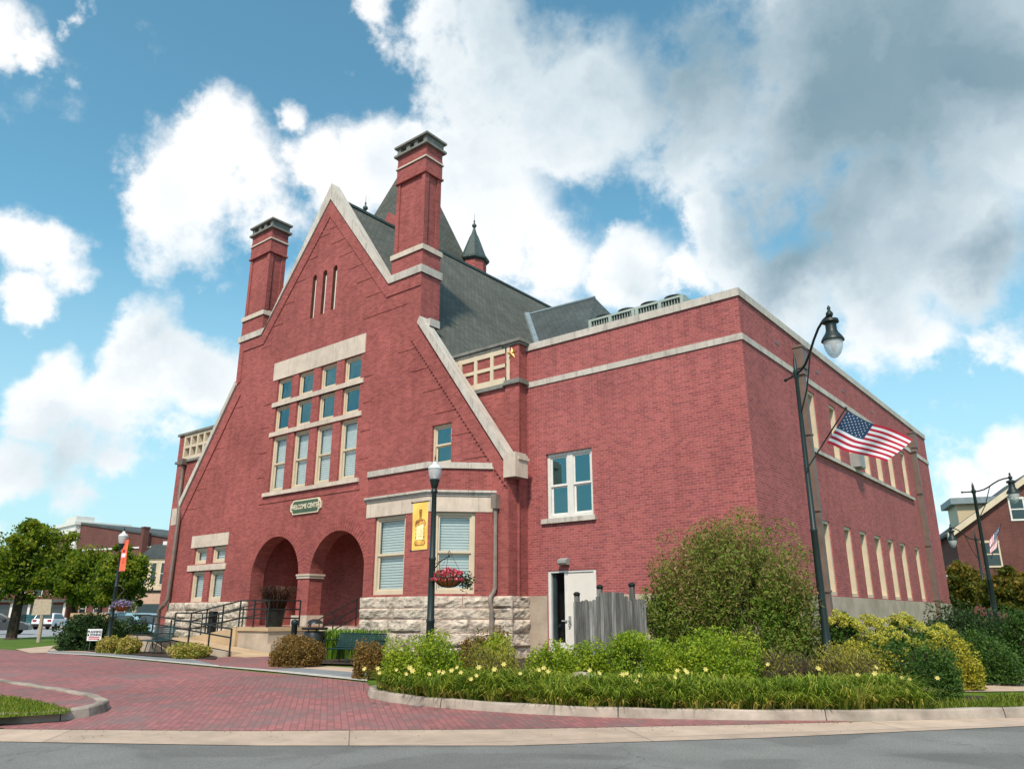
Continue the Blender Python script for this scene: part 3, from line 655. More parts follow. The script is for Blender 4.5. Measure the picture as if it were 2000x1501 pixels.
# raised brick border following the coping, and the short corbelled steps
g = MB(front(YG))
def band(a, b, w, off, y): 
    (xa, za), (xb, zb) = a, b; L = math.hypot(xb - xa, zb - za); nx, nz = -(zb - za) / L, (xb - xa) / L
    if nz > 0: nx, nz = -nx, -nz
    g.prism([(xa + nx * off, za + nz * off), (xb + nx * off, zb + nz * off), (xb + nx * (off + w), zb + nz * (off + w)), (xa + nx * (off + w), za + nz * (off + w))], -y, .0)
ribbon(g, [(-32.10, 12.0), (-32.10, 14.2), (-30.28, 14.2), (-25.72, 19.74), (-21.47, 14.28), (-19.66, 14.28)], [(-31.75, 12.2), (-31.75, 13.7), (-30.1, 13.7), (-25.72, 18.85), (-21.62, 13.75), (-19.66, 13.75)], -.04, .01)
g.prism([(-19.75, 12.05), (-15.33, 6.1), (-15.33, 5.45), (-20.1, 11.65)], -.05, .01)
g.prism([(-32.05, 11.8), (-35.83, 6.5), (-35.83, 5.7), (-31.6, 11.5)], -.05, .01)
part('gable_border', g, 'old_brick')
g = MB(front(YG))
for k in range(6):                                    # right slope of the peak
    z = 18.2 - k * .82; x = -25.72 + (18.85 - z) / 1.24; g.box(x - 1.0 if k else x - .5, x + .02, -.018, .0, z, z + .035)
g.box(-23.0, -20.4, -.02, 0, 13.15, 13.19)
for k in range(6):                                    # left slope: L-shaped steps
    z = 18.0 - k * .9; x = -25.72 - (18.85 - z) / 1.18; g.box(x, x + .75, -.018, 0, z, z + .035); g.box(x + .72, x + .75, -.012, 0, z, z + .8)
for k in range(6):                                    # right shoulder
    z = 11.2 - k * .92; x = -20.1 + (11.65 - z) * .765; g.box(x - 1.0, x - .05, -.018, 0, z, z + .035)
for k in range(6):
    z = 10.9 - k * .9; x = -31.9 - (11.2 - z) * .70; g.box(x, x + .85, -.016, 0, z, z + .035)
for z in (10.62, 9.55, 8.4, 7.3):                      # quoins beside the great window
    g.box(-22.72, -22.2, -.02, 0, z, z + .04); g.box(-29.6, -29.05, -.02, 0, z, z + .04)
g.box(-29.2, -22.6, -.03, 0, 6.12, 6.17)
def saw(x0, z0, x1, z1, n):
    for k in range(n):
        t = (k + .5) / n; x, z = x0 + (x1 - x0) * t, z0 + (z1 - z0) * t; g.box(x - .03, x + .03, -.048, 0, z - .025, z + .02)
saw(-20.1, 11.62, -15.4, 5.5, 46); saw(-35.7, 5.9, -31.65, 11.5, 40); saw(-30.1, 13.8, -25.8, 18.75, 34)
part('brick_relief', g, 'old_brick')['kind'] = 'stuff'
# arch rings
g = MB(front(YG))
for cx, r, pr_ in ((-27.66, 1.64, .008), (-23.68, 1.62, .013)):
    for k in range(40):
        a0, a1 = math.pi * (k + .08) / 40, math.pi * (k + .92) / 40
        g.prism([(cx - (r + .0) * math.cos(a0), 3.04 + r * math.sin(a0)), (cx - (r + .46) * math.cos(a0), 3.04 + (r + .46) * math.sin(a0)), (cx - (r + .46) * math.cos(a1), 3.04 + (r + .46) * math.sin(a1)), (cx - r * math.cos(a1), 3.04 + r * math.sin(a1))], -pr_, .02 + pr_)
part('arch_ring', g, 'old_brick')
# great window: lintel, bands, sill, windows
g = MB(front(YG)); g.box(-29.02, -25.9, -.03, .2, 11.67, 12.50); g.box(-25.895, -22.74, -.03, .2, 11.67, 12.50); part('lintel', g, 'stone')
g = MB(front(YG)); g.box(-28.9, -22.74, -.05, .25, 10.40, 10.60); g.box(-28.9, -22.74, -.05, .25, 9.05, 9.24); part('window_band', g, 'stone')
g = MB(front(YG)); g.box(-28.95, -22.66, -.09, .2, 6.42, 6.58); part('sill', g, 'stone')
for i, (a, b) in enumerate(ups):
    window(front(YG), a, b, 10.60, 11.66, kind='single', fw=.1); window(front(YG), a, b, 9.24, 10.40, kind='single', fw=.1)
    window(front(YG), a, b, 6.58, 9.05, blind=True, fw=.12)
for x, z in slits:
    g = MB(front(YG)); g.box(x, x + .09, .15, .21, z + .05, z + 1.95); fo = part('slit_window', g, 'white_trim')
    g = MB(front(YG)); g.box(x, x + .012, .015, .33, z, z + 2.0); part('jamb_shade', g, 'board', fo)  # dark strip added over the left brick jamb to stand for its shade
    g = MB(front(YG)); g.face([(x, .2, z), (x + .28, .2, z), (x + .28, .2, z + 2.1), (x, .2, z + 2.1)]); part('shutter', g, 'board', fo)
    
window(front(YG), -18.82, -17.86, 6.56, 8.02, blind=False)
# lower left pair
g = MB(front(YG)); g.box(-34.42, -31.32, -.03, .2, 4.55, 5.10); part('lintel', g, 'stone')
g = MB(front(YG)); g.box(-34.5, -31.3, -.05, .22, 3.50, 3.76); part('window_band', g, 'stone')
for a, b in lows:
    window(front(YG), a, b, 3.77, 4.55, kind='single', blind=True, fw=.14); window(front(YG), a, b, 2.13, 3.50, kind='single', blind=True, fw=.14)
# hall sign
sg = MB(front(YG))
def lozenge(w, h_, q): return [(-w, -h_ * .45), (-w * .93, -h_ * .5), (-w * .82, -h_), (w * .82, -h_), (w * .93, -h_ * .5), (w, -h_ * .45), (w, h_ * .45), (w * .93, h_ * .5), (w * .82, h_), (-w * .82, h_), (-w * .93, h_ * .5), (-w, h_ * .45)]
SC = (-25.82, 5.76)
sg.prism([(SC[0] + x, SC[1] + z) for x, z in lozenge(1.0, .29, 0)], -.07, -.002); so_ = part('hall_sign', sg, 'sign_cream')
sg = MB(front(YG)); sg.prism([(SC[0] + x * .94, SC[1] + z * .84) for x, z in lozenge(1.0, .29, 0)], -.078, -.06); part('sign_panel', sg, 'sign_green', so_)
text_mesh('lettering', 'WELCOME CENTER', .27, 'sign_cream', so_, lambda x, y, z: (SC[0] + x, YG - .082 - y, SC[1] + z), world=True, font_w=.78, bold=.006)
for sx in (-1, 1):
    sg = MB(front(YG))
    for q in (-.14, 0, .14): sg.prism([(SC[0] + sx * .88 + .05 * math.cos(t), SC[1] + q + .05 * math.sin(t)) for t in [k * math.pi / 4 for k in range(8)]], -.084, -.07)
    part('scroll', sg, 'sign_cream', so_)

# ---- chimneys: rise from the shoulders
def chimney(x0, x1, yb, ztop, lab):
    y0 = YG + .02; y1 = YG + 1.02
    c = MB(); c.box(x0, x1, y0, y1, 14.5, 15.35); c.box(x0 + .10, x1 - .10, y0 + .1, y1 - .1, 15.35, ztop - .9)
    for (a, b, d, e) in ((x0, x0 + .28, y0, y0 + .3), (x1 - .28, x1, y0, y0 + .3), (x0, x0 + .28, y1 - .3, y1), (x1 - .28, x1, y1 - .3, y1)):
        c.box(a + .04, b - .04, d + .04, e - .04, 15.35, ztop - .9)
    c.box(x0 + .02, x1 - .02, y0 + .02, y1 - .02, ztop - 1.75, ztop - .9); c.box(x0 - .03, x1 + .03, y0 - .03, y1 + .03, ztop - 1.82, ztop - 1.74)
    co = part('chimney', c, 'old_brick', label=lab)
    s = MB(); s.box(x0 - .06, x1 + .06, y0 - .06, y1 + .06, 15.3, 15.52); s.box(x0 + .04, x1 - .04, y0 + .04, y1 - .04, 15.52, 15.60); part('stone_band', s, 'stone', co)
    s = MB(); s.box(x0 - .03, x1 + .03, y0 - .03, y1 + .03, ztop - 1.12, ztop - 1.06); s.box(x0 - .01, x1 + .01, y0 - .01, y1 + .01, ztop - 1.06, ztop - 1.03); part('stone_band', s, 'stone', co)
    s = MB(); s.box(x0 - .10, x1 + .10, y0 - .10, y1 + .10, ztop - .52, ztop - .42); s.box(x0 - .1, x1 + .1, y0 - .1, y1 + .1, ztop - .09, ztop)
    for a in (x0, x0 + .55, x1 - .75, x1 - .2):
        for b in (y0, y1 - .2): s.box(a, a + .2, b, b + .2, ztop - .42, ztop - .09)
    s.box(x1 - .2, x1, y0 + .2, y1 - .2, ztop - .42, ztop - .09); part('cap', s, 'cap_stone', co)
    s = MB(); s.box(x0 + .03, x1 - .03, y0 + .03, y1 - .03, ztop - .9, ztop - .52); part('neck', s, 'old_brick', co)
    return co
chimney(-21.44, -19.68, 0, 20.62, 'tall right chimney beside the gable peak'); chimney(-32.18, -30.42, 0, 20.45, 'tall left chimney beside the gable peak')
g = MB(); g.box(-21.5, -19.65, YG + .5, YG + 1.02, 11.2, 14.35); g.box(-32.1, -30.3, YG + .5, YG + 1.02, 11.2, 14.2); g.box(-19.62, -19.60, YG, YG + 1.04, 14.28, 14.6)
part('chimney_breast', g, 'old_brick')
g = MB(); g.box(-21.46, -19.58, YG + .36, YG + 1.08, 14.28, 14.60); part('shoulder_band', g, 'grey_stone'); g = MB(); g.box(-32.22, -30.4, YG + .36, YG + 1.08, 14.2, 14.5); part('shoulder_band', g, 'grey_stone')

# ---- main roof, cross roof, tower, turret
S = 1.27; RZ = 19.85; RX = -25.7
def rz(x): return RZ - S * abs(x - RX)
r = MB()
for sx in (1, -1):
    x1 = RX + sx * 10.2; r.face([(RX, YG + .4, RZ), (x1, YG + .5, rz(x1)), (x1, 44, rz(x1)), (RX, 44, RZ)]); r.face([(RX, YG + .4, RZ - .12), (x1, YG + .4, rz(x1) - .12), (x1, 44, rz(x1) - .12), (RX, 44, RZ - .12)])
r.face([(RX, 44, RZ), (RX - 10.2, 44, rz(RX - 10.2)), (RX + 10.2, 44, rz(RX + 10.2))])
rf = part('main_roof', r, 'slate')
r = MB(); r.box(RX - .09, RX + .09, YG + .4, 44, RZ - .02, RZ + .10); part('ridge_cap', r, 'lead', rf)
def finial(x, y, z, sc_, name='finial', parent=hall):
    f = MB(); f.lathe([(r_ * sc_, z_ * sc_) for r_, z_ in ((.05, 0), (.05, .15), (.13, .22), (.17, .32), (.13, .42), (.05, .5), (.04, .6), (.07, .66), (.04, .73), (.015, .8), (.008, 1.25))], (x, y, z), 12)
    return part(name, f, 'lead', parent, sm=50)
finial(RX, 20.7, RZ + .05, .75)
# cross roof (east), hipped, springing from the main roof
T0 = Vector((-23.65, 30.6, 17.25)); T1 = Vector((-19.25, 30.6, 17.1)); 
r = MB(); FL = Vector((-17.9, 25.2, 9.9)); FR = Vector((-12.9, 25.2, 9.9)); BR_ = Vector((-12.9, 36, 9.9)); ML = Vector((-23.65, 30.6, 17.25)); BL = Vector((-17.9, 36, 9.9))
FR = Vector((-17.3, 25.2, 9.9)); BR_ = Vector((-14.6, 36.0, 9.9))
r.face([tuple(T0), tuple(FL), tuple(FR), tuple(T1)]); r.face([tuple(T1), tuple(FR), tuple(BR_)]); r.face([tuple(T0), tuple(T1), tuple(BR_), tuple(BL)])
part('cross_roof', r, 'dark_slate')
r = MB(); r.tube([tuple(T0), tuple(FL)], .22, 6); r.tube([tuple(T0), tuple(T1)], .10, 6); part('valley_flashing', r, 'flashing')
# big tower roof behind the ridge
tcx, tcy = -29.6, 27.2
def tower(z0, z1, w, top):
    r = MB(); a = [(tcx - w, tcy - w, z0), (tcx + w, tcy - w, z0), (tcx + w, tcy + w, z0), (tcx - w, tcy + w, z0)]; t = .25
    b = [(tcx - t, tcy - t, top), (tcx + t, tcy - t, top), (tcx + t, tcy + t, top), (tcx - t, tcy + t, top)]
    for k in range(4): r.face([a[k], a[(k+1) % 4], b[(k+1) % 4], b[k]])
    r.face(b); return r
tw = MB(); tw.box(tcx - 2.6, tcx + 2.6, tcy - 2.6, tcy + 2.6, 10, 19.4); two = part('tower', tw, 'old_brick')
part('tower_roof', tower(19.4, 20, 3.0, 27.6), 'slate', two)
tw = MB(); tw.prism([(tcx + .1, 19.4), (tcx + 2.0, 19.4), (tcx + 2.0, 21.2), (tcx + 1.05, 22.7), (tcx + .1, 21.2)], tcy - 2.6, tcy - .6); part('dormer', tw, 'old_brick', two)
# turret
tx, ty = -27.08, 30.0
t = MB(); t.lathe([(.74, -4), (.74, 0)], (tx, ty, 21.2), 8); tu = part('turret', t, 'old_brick')
t = MB(); t.lathe([(.80, 0), (.92, .10), (.92, .24), (.80, .28), (.26, 1.75), (.16, 1.95), (.05, 2.35)], (tx, ty, 21.17), 8); part('turret_roof', t, 'lead', tu)
f_ = finial(tx, ty, 21.17 + 2.2, .85, parent=tu)
finial(-35.2, 22.5, 12.3, .8)

# ---- shoulder walls with lattice panels (behind the sloping copings)
g = MB(front(YP)); g.prism([(-19.65, .1), (-15.26, .1), (-15.26, 10.45), (-19.65, 10.45)], 0, .6); g.box(-15.82, -15.22, -.05, 0, .1, 10.45)
part('shoulder_wall', g, 'old_brick')
g = MB(front(YP)); g.box(-15.88, -15.14, -.14, .62, 9.05, 9.13); g.box(-15.85, -15.17, -.10, .6, 9.13, 9.22); g.box(-19.65, -15.88, -.10, 0, 9.0, 9.07); g.box(-19.65, -15.88, -.06, 0, 9.07, 9.15)
g.box(-15.92, -15.10, -.16, .64, 10.53, 10.63); g.box(-15.86, -15.16, -.10, .6, 10.45, 10.53); g.box(-19.65, -15.92, -.14, .6, 10.55, 10.64); g.box(-19.65, -15.92, -.08, .6, 10.44, 10.55)
part('cornice', g, 'cap_stone')
g = MB(front(YP))
g.box(-19.4, -15.62, -.05, .01, 9.15, 9.36); g.box(-19.4, -15.62, -.05, .01, 10.24, 10.44); g.box(-19.4, -15.62, -.05, .01, 9.74, 9.86)
for x in (-15.62, -16.42, -17.18, -17.92, -18.6): g.box(x - .14 if x > -16 else x - .08, x if x > -16 else x + .06, -.055, .012, 9.15, 10.44)
g.prism([(-18.95, 10.44), (-18.62, 10.44), (-17.75, 9.15), (-18.1, 9.15)], -.06, .01)
part('lattice_panel', g, 'trim')
g = MB()
for k in range(10):
    a0, a1 = math.pi / 2 + k * math.pi / 5, math.pi / 2 + (k + 1) * math.pi / 5; r0, r1 = (.23, .09) if k % 2 == 0 else (.09, .23)
    g.face([(-15.52, YP - .13, 10.16), (-15.52 + r0 * math.cos(a0), YP - .06, 10.16 + r0 * math.sin(a0)), (-15.52 + r1 * math.cos(a1), YP - .06, 10.16 + r1 * math.sin(a1))])
part('brass_star', g, 'star')
# left shoulder, open lattice
g = MB(front(YP)); g.box(-37.75, -32.1, 0, .5, .1, 9.0); g.box(-37.75, -37.25, -.03, .5, 9.0, 10.45); g.box(-37.75, -37.3, .5, 14, .1, 9.0); g.box(-37.75, -37.5, .5, 14, 9.0, 10.4); part('shoulder_wall', g, 'old_brick')
g = MB(front(YP)); g.box(-37.85, -32.1, -.1, .1, 9.0, 9.12); g.box(-37.85, -32.1, -.12, .3, 10.45, 10.56); part('cornice', g, 'cap_stone')
g = MB(front(YP)); g.box(-37.25, -33.4, -.04, .2, 9.12, 9.3); g.box(-37.25, -33.4, -.04, .2, 10.3, 10.45); g.box(-37.25, -33.4, -.04, .2, 9.74, 9.86)
for k in range(7): g.box(-37.25 + k * .62, -37.1 + k * .62, -.045, .21, 9.12, 10.45)
part('lattice_panel', g, 'trim')
# gable body's right flank and side walls
g = MB(side(-15.30)); g.prism([(YG + .02, .1), (YW + .3, .1), (YW + .3, 9.0), (YP - .02, 9.0), (YP - .02, 5.9), (YG + .02, 5.9)], 0, .3); part('corner_pier', g, 'old_brick')
g = MB(); g.box(-37.4, -37.0, 33, 44, .1, 10); g.box(-37.4, -8, 43.6, 44.0, .1, 10); part('rear_wall', g, 'old_brick')

# ---- the wing
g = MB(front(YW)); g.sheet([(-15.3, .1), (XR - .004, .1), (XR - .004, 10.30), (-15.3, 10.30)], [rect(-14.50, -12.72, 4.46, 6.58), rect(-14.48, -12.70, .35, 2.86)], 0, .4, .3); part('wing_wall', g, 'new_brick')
sw = [(24.83, 25.78), (27.29, 28.10), (29.14, 30.01), (31.06, 32.0), (32.97, 33.9), (34.95, 35.9), (37.54, 38.42)]
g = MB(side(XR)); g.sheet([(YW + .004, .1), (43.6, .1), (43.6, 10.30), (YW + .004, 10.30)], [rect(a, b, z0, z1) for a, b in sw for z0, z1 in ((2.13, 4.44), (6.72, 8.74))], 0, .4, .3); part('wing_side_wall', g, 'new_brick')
g = MB(); g.box(-15.26, XR + .05, YW - .05, YW + .42, 10.30, 10.54); g.box(XR - .38, XR + .05, YW + .42, 43.65, 10.30, 10.54); part('parapet_coping', g, 'grey_stone')
g = MB(); g.box(-15.28, XR + .035, YW - .035, YW, 8.97, 9.16); g.box(XR, XR + .035, YW, 43.63, 8.97, 9.16); part('stone_band', g, 'grey_stone')
g = MB(); g.box(-15.2, XR + .012, YW - .03, YW, .1, 2.12); g.box(XR, XR + .03, YW - .03, 43.63, .1, 2.10); 
# cut around the door: rebuild front base either side of it
g = MB(); g.box(-15.24, -14.50, YW - .03, YW + .02, .1, 2.12); g.box(-12.68, XR + .03, YW - .03, YW + .02, .1, 2.12); g.box(XR - .02, XR + .03, YW + .02, 43.63, .1, 2.10); part('concrete_plinth', g, 'concrete')
g = MB(); g.box(-15.2, XR - .3, YW + .3, 43.5, 9.7, 9.8); part('flat_roof', g, 'cap_stone')
g = MB(); g.box(-14.66, -12.62, YW - .09, YW + .2, 4.32, 4.47); part('sill', g, 'grey_stone')
window(front(YW), -14.50, -13.62, 4.47, 6.58, fw=.11, mat_='white_trim', glass='glass'); window(front(YW), -13.62, -12.72, 4.47, 6.58, fw=.11, mat_='white_trim')
g = MB(); g.box(XR - .2, XR + .09, 24.6, 38.75, 6.58, 6.70); part('sill', g, 'grey_stone')
for a, b in sw:
    window(side(XR), a, b, 2.13, 4.44, fw=.10, rec=.04, sash=.09, deep=.13); window(side(XR), a, b, 6.72, 8.74, fw=.10, rec=.04, sash=.09, deep=.13)
# door with its side light
d = MB(front(YW)); d.box(-14.48, -14.38, .02, .14, .35, 2.86); d.box(-12.80, -12.70, .02, .14, .35, 2.86); d.box(-14.38, -12.80, .02, .14, 2.80, 2.86); d.box(-13.88, -13.80, .04, .12, .35, 2.80); d.box(-14.38, -13.88, .04, .12, .35, .75)
do = part('side_door', d, 'white_trim')
d = MB(front(YW)); d.box(-13.80, -12.80, .05, .10, .36, 2.79); part('door_leaf', d, 'door_paint', do)
d = MB(front(YW)); d.face([(-14.38, .09, .75), (-13.88, .09, .75), (-13.88, .09, 2.80), (-14.38, .09, 2.80)]); part('pane', d, 'door_glass', do)
d = MB(front(YW)); d.box(-13.74, -13.66, .02, .05, 1.30, 1.52); d.tube([(-13.72, 0, 1.38), (-13.72, -.05, 1.38), (-13.60, -.05, 1.38)], .015, 6); d.ball((-13.70, 0, 1.24), .035, 6); d.box(-13.98, -13.80, -.01, .03, 1.36, 1.40); part('handle', d, 'plastic_grey', do)
d = MB(front(YW)); d.box(-14.38, -14.26, .14, .2, .75, 2.80); part('inner_jamb', d, 'flashing', do)
d = MB(front(YW)); d.face([(-14.38, .5, .35), (-13.8, .5, .35), (-13.8, .5, 2.8), (-14.38, .5, 2.8)]); d.face([(-14.37, .14, .35), (-14.37, .5, .35), (-14.37, .5, 2.8), (-14.37, .14, 2.8)]); part('room_wall', d, 'dark_wall', do)
d = MB(front(YW)); d.prism([(0, 0), (0, .18), (-.05, .2), (-.22, .14), (-.22, .04), (-.12, 0)], 0, .01)
d = MB(); x = -13.80
d.tf = lambda a, b, c: (x + b, YW + a, 3.02 + c); d.prism([(0, 0), (0, .19), (-.06, .21), (-.22, .14), (-.22, .05), (-.15, .0)], -.16, .16); part('wall_lamp', d, 'plastic_grey')
for y, z in ((22.4, 9.62), (26.2, 9.62), (29.2, 9.62), (33.2, 9.62)):
    d = MB(); d.box(XR - .01, XR + .012, y, y + .34, z, z + .10); part('scupper', d, 'downspout')
d = MB(); d.box(XR - .05, XR + .32, 29.25, 29.9, 6.74, 7.25); d.box(XR + .05, XR + .30, 29.35, 29.8, 6.70, 6.76); part('window_air_conditioner', d, 'plastic_grey')
def dsp(y, lab):
    d = MB(); d.box(XR, XR + .22, y - .10, y + .12, .3, 9.0); d.box(XR, XR + .30, y - .20, y + .22, 9.2, 9.95); d.box(XR, XR + .26, y - .16, y + .18, 9.0, 9.2); d.box(XR, XR + .33, y - .23, y + .25, 9.9, 9.98)
    for z in (2.2, 4.6, 7.0): d.box(XR, XR + .24, y - .14, y + .16, z, z + .06)
    part('downspout', d, 'downspout', label=lab)
dsp(24.25, 'near brown downspout on the side wall'); dsp(39.85, 'far brown downspout on the side wall')

# ---- bay window
BX0, BX1, BY = -20.36, -17.46, 17.30
s2 = math.sqrt(.5)
def cant(x, y, z): return (BX1 + x * s2 - y * s2, BY + x * s2 + y * s2, z)     # right canted face
def cantl(x, y, z): return (BX0 - x * s2 + y * s2, BY + x * s2 + y * s2, z)
CL = (YG - BY) / s2
bay = MB(front(BY)); bay.sheet([(BX0, 2.1), (BX1, 2.1), (BX1, 6.2), (BX0, 6.2)], [rect(-19.92, -18.42, 2.18, 4.72)], 0, .3, .25)
bay.tf = cant; bay.sheet([(0, 2.1), (CL, 2.1), (CL, 6.2), (0, 6.2)], [rect(.26, 1.55, 2.18, 4.72)], 0, .3, .25)
bay.tf = cantl; bay.sheet([(0, 2.1), (CL, 2.1), (CL, 6.2), (0, 6.2)], [], 0, .3, .25)
bo = part('bay', bay, 'old_brick')
def bayring(off, z0, z1, name, m):
    k = math.tan(R(22.5)) * off
    o_ = [(BX0 - k, BY - off), (BX1 + k, BY - off), (BX1 + (YG - BY) + off * 1.414, YG), (BX0 - (YG - BY) - off * 1.414, YG)]
    b = MB(); b.tf = lambda x, y, z: (x, z, y); b.prism(o_, z0, z1); return part(name, b, m, bo)
b = bayring(.06, 6.12, 6.32, 'bay_coping', 'grey_stone'); b = bayring(.02, 4.72, 5.22, 'frieze', 'stone')
bayring(.05, 5.22, 5.28, 'cornice_moulding', 'grey_stone'); bayring(.08, 5.28, 5.33, 'cornice_moulding', 'grey_stone'); bayring(.13, 5.33, 5.40, 'cornice_moulding', 'grey_stone')
window(front(BY), -19.92, -18.42, 2.18, 4.72, bo, blind=True, fw=.11, rec=.08); window(cant, .26, 1.55, 2.18, 4.72, bo, blind=True, fw=.11, rec=.08)
d = MB(); X0, Y0 = -15.75, YG - .10
d.box(X0 - .10, X0 + .10, Y0 - .12, Y0 + .10, 4.80, 5.25); d.tube([(X0, Y0, 4.9), (X0, Y0, 2.35), (X0 - .03, Y0 - .04, 2.22), (X0 - .04, Y0 - .18, 2.08), (X0 - .02, Y0 - .22, 1.95), (X0, Y0 - .16, 1.75), (X0, Y0 - .16, .3)], .068, 8); part('downspout', d, 'grey_downspout', label='tan downspout beside the bay window', sm=45)
d = MB(); X0, Y0 = -35.7, YG - .15
d.tube([(-36.9, YP - .12, 9.0), (-36.9, YP - .12, 7.2), (X0 - .25, Y0 + .1, 6.6), (X0, Y0, 6.2), (X0, Y0, 2.3), (X0 - .05, Y0 - .15, 2.0), (X0 - .3, Y0 - .2, 1.8), (X0 - .3, Y0 - .2, .3)], .10, 8); d.box(-37.1, -36.7, YP - .3, YP, 8.85, 9.15); part('downspout', d, 'downspout', label='downspout at the left corner of the gable', sm=45)

# ---- rock-faced base: every block a bumpy pillow
def hashn(x, y, s=0): return (math.sin(x * 12.9898 + y * 78.233 + s * 37.7) * 43758.5453) % 1
def rocky(mb, tf, x0, x1, courses, seed=0, proud=.14):
    rnd = random.Random(seed); mb.tf = tf
    for (z0, z1) in courses:
        x = x0; first = True
        while x < x1 - .05:
            L = rnd.uniform(.7, 1.9); e = x + L
            if x1 - e < .5: e = x1
            g = .012; nx = max(4, int((e - x) / .075)); nz = 7; a, b, c, d = x + g, e - g, z0 + g, z1 - g
            ph = rnd.uniform(0, 50); idx = []; PL = [(rnd.uniform(.45, 1.25), rnd.uniform(-1.1, 1.1) * (e - x), rnd.uniform(-1.3, 1.3), rnd.random(), rnd.random()) for _ in range(int(5 + (e - x) * 3))]
            for j in range(nz + 1):
                row = []
                for i in range(nx + 1):
                    u, v = i / nx, j / nz; X = a + (b - a) * u; Z = c + (d - c) * v
                    edge = min(1, 5.5 * min(u * (e - x) / (z1 - z0), (1 - u) * (e - x) / (z1 - z0), v, 1 - v))
                    n1 = math.sin(X * 5.1 + ph) * math.sin(Z * 9 + ph * 1.3 + math.sin(X * 3 + ph)) + .6 * math.sin(X * 13 + Z * 17 + ph) + .5 * math.sin(X * 23 - Z * 31 + ph * 2)
                    o = .05 + (edge ** .35 * proud * max(.12, min(A_ + B_ * (u - U_) + C_ * (v - V_) for A_, B_, C_, U_, V_ in PL)) + .010 * n1 * edge + .008 * (hashn(i, j, ph) - .5))
                    row.append(mb.pt((X, -o, Z)))
                idx.append(row)
            for j in range(nz):
                for i in range(nx):
                    q = [idx[j][i], idx[j][i+1], idx[j+1][i+1], idx[j+1][i]]; mb.f.append([q[0], q[1], q[2]]); mb.f.append([q[0], q[2], q[3]]); mb.mi += [0, 0]
            # flanks
            for row in ([r_[0] for r_ in idx], [r_[-1] for r_ in idx], idx[0], idx[-1]):
                for p, q in zip(row[:-1], row[1:]):
                    pa, qa = mb.v[p], mb.v[q]
                    # sink straight back to the wall plane
                    def back(k): 
                        j_ = [jj for jj in range(nz + 1) if k in idx[jj]][0]; i_ = idx[j_].index(k); return mb.pt((a + (b - a) * i_ / nx, .02, c + (d - c) * j_ / nz))
                    mb.f.append([p, q, back(q), back(p)]); mb.mi.append(0)
            x = e
CR = [(.1, .42), (.42, .83), (.83, 1.24), (1.24, 1.64), (1.64, 1.70 + .36)]
CR = [(.12, .60), (.60, 1.02), (1.02, 1.42), (1.42, 1.76), (1.76, 2.12)]
for secs in ([(front(YG), -35.9, -29.32, 3)], [(front(BY), BX0 - .05, BX1 + .05, 5), (cant, -.02, CL + .02, 8), (cantl, 0, CL, 9)], [(front(YG), -15.95, -15.11, 12), (side(-15.24), YG - .06, YW, 14)]):
    g = MB()
    for tf_, a, b, s_ in secs: g.tf = tf_; g.box(a + .03, b - (.10 if s_ == 12 else .03), -.045, .25, .1, 2.10)
    bo3 = part('stone_base', g, 'mortar')
    for tf_, a, b, s_ in secs: bs = MB(); rocky(bs, tf_, a, b, CR, s_); part('stone_blocks', bs, 'rock', bo3)

# ---- rooftop air conditioner (stands on the wing roof)
ac = thing('rooftop_air_conditioner', 'long pale green air conditioner with fan hoods on the wing roof', 'air conditioner', (-12.3, 22.6, 9.8))
b = MB(); b.box(-14.15, -10.35, 22.0, 23.6, 10.95, 11.0); b.box(-14.15, -10.35, 22.0, 23.6, 11.82, 11.9)
for x in (-14.15, -13.3, -12.35, -12.2, -11.3, -10.47): b.box(x, x + .12, 22.0, 22.1, 11.0, 11.82); b.box(x, x + .12, 23.5, 23.6, 11.0, 11.82)
b.box(-10.40, -10.35, 22.1, 23.5, 11.0, 11.82); b.box(-14.15, -10.35, 22.0, 23.6, 10.0, 10.95); part('casing', b, 'ac', ac)
b = MB(); b.box(-14.1, -10.42, 22.08, 23.55, 11.0, 11.8)
part('coil', b, 'ac_dark', ac)
b = MB()
for k in range(34): x = -14.05 + k * .108; b.box(x, x + .022, 22.03, 22.08, 11.0, 11.8)
b.box(-14.1, -10.42, 22.02, 22.06, 11.38, 11.42); part('grille', b, 'ac', ac)
for k in range(4):
    b = MB(); b.lathe([(.36, 0), (.38, .08), (.40, .09), (.40, .13), (.28, .18), (.12, .20), (.03, .21)], (-13.65 + k * .93, 22.48, 11.9), 24); part('fan_hood', b, 'ac_dark', ac)

# ---------------------------------------------------------------- landing, stair, ramp and their railings
LX = -23.77
rp = thing('entrance_ramp', 'buff concrete landing and switchback ramp in front of the arches', 'ramp', (-26, 16, .25))
b = MB(); b.box(-25.6, LX, 16.12, 18.75, .15, 1.02); part('landing', b, 'concrete', rp)
b = MB(); b.box(-25.65, LX + .05, 16.06, 18.74, 1.02, 1.15); part('landing_slab', b, 'ramp_concrete', rp)
b = MB()
b.prism([(-25.6, .15), (-25.6, 1.14), (-28.9, .72), (-28.9, .15)], 16.0, 17.3); b.prism([(-28.9, .15), (-28.9, .72), (-30.2, .72), (-30.2, .15)], 14.3, 17.3)
part('ramp_run', b, 'ramp_concrete', rp)
b = MB(); b.prism([(-28.9, .15), (-28.9, .72), (-22.3, .262), (-22.3, .15)], 14.5, 15.98); part('ramp_run', b, 'ramp_concrete', rp)
b = MB(); b.prism([(-30.2, .15), (-30.2, .82), (-28.9, .82), (-23.3, .42), (-23.3, .15)], 14.32, 14.5); part('ramp_kerb', b, 'concrete', rp)
b = MB()
for k in range(6): b.box(LX + .05, -21.95, 18.6 - .34 * (k + 1), 18.75 - .0, .2, 1.15 - .15 * k - .15 + .0) if k else b.box(LX + .05, -21.6, 18.2, 18.76, .2, 1.15)
part('stair', b, 'stone', rp)
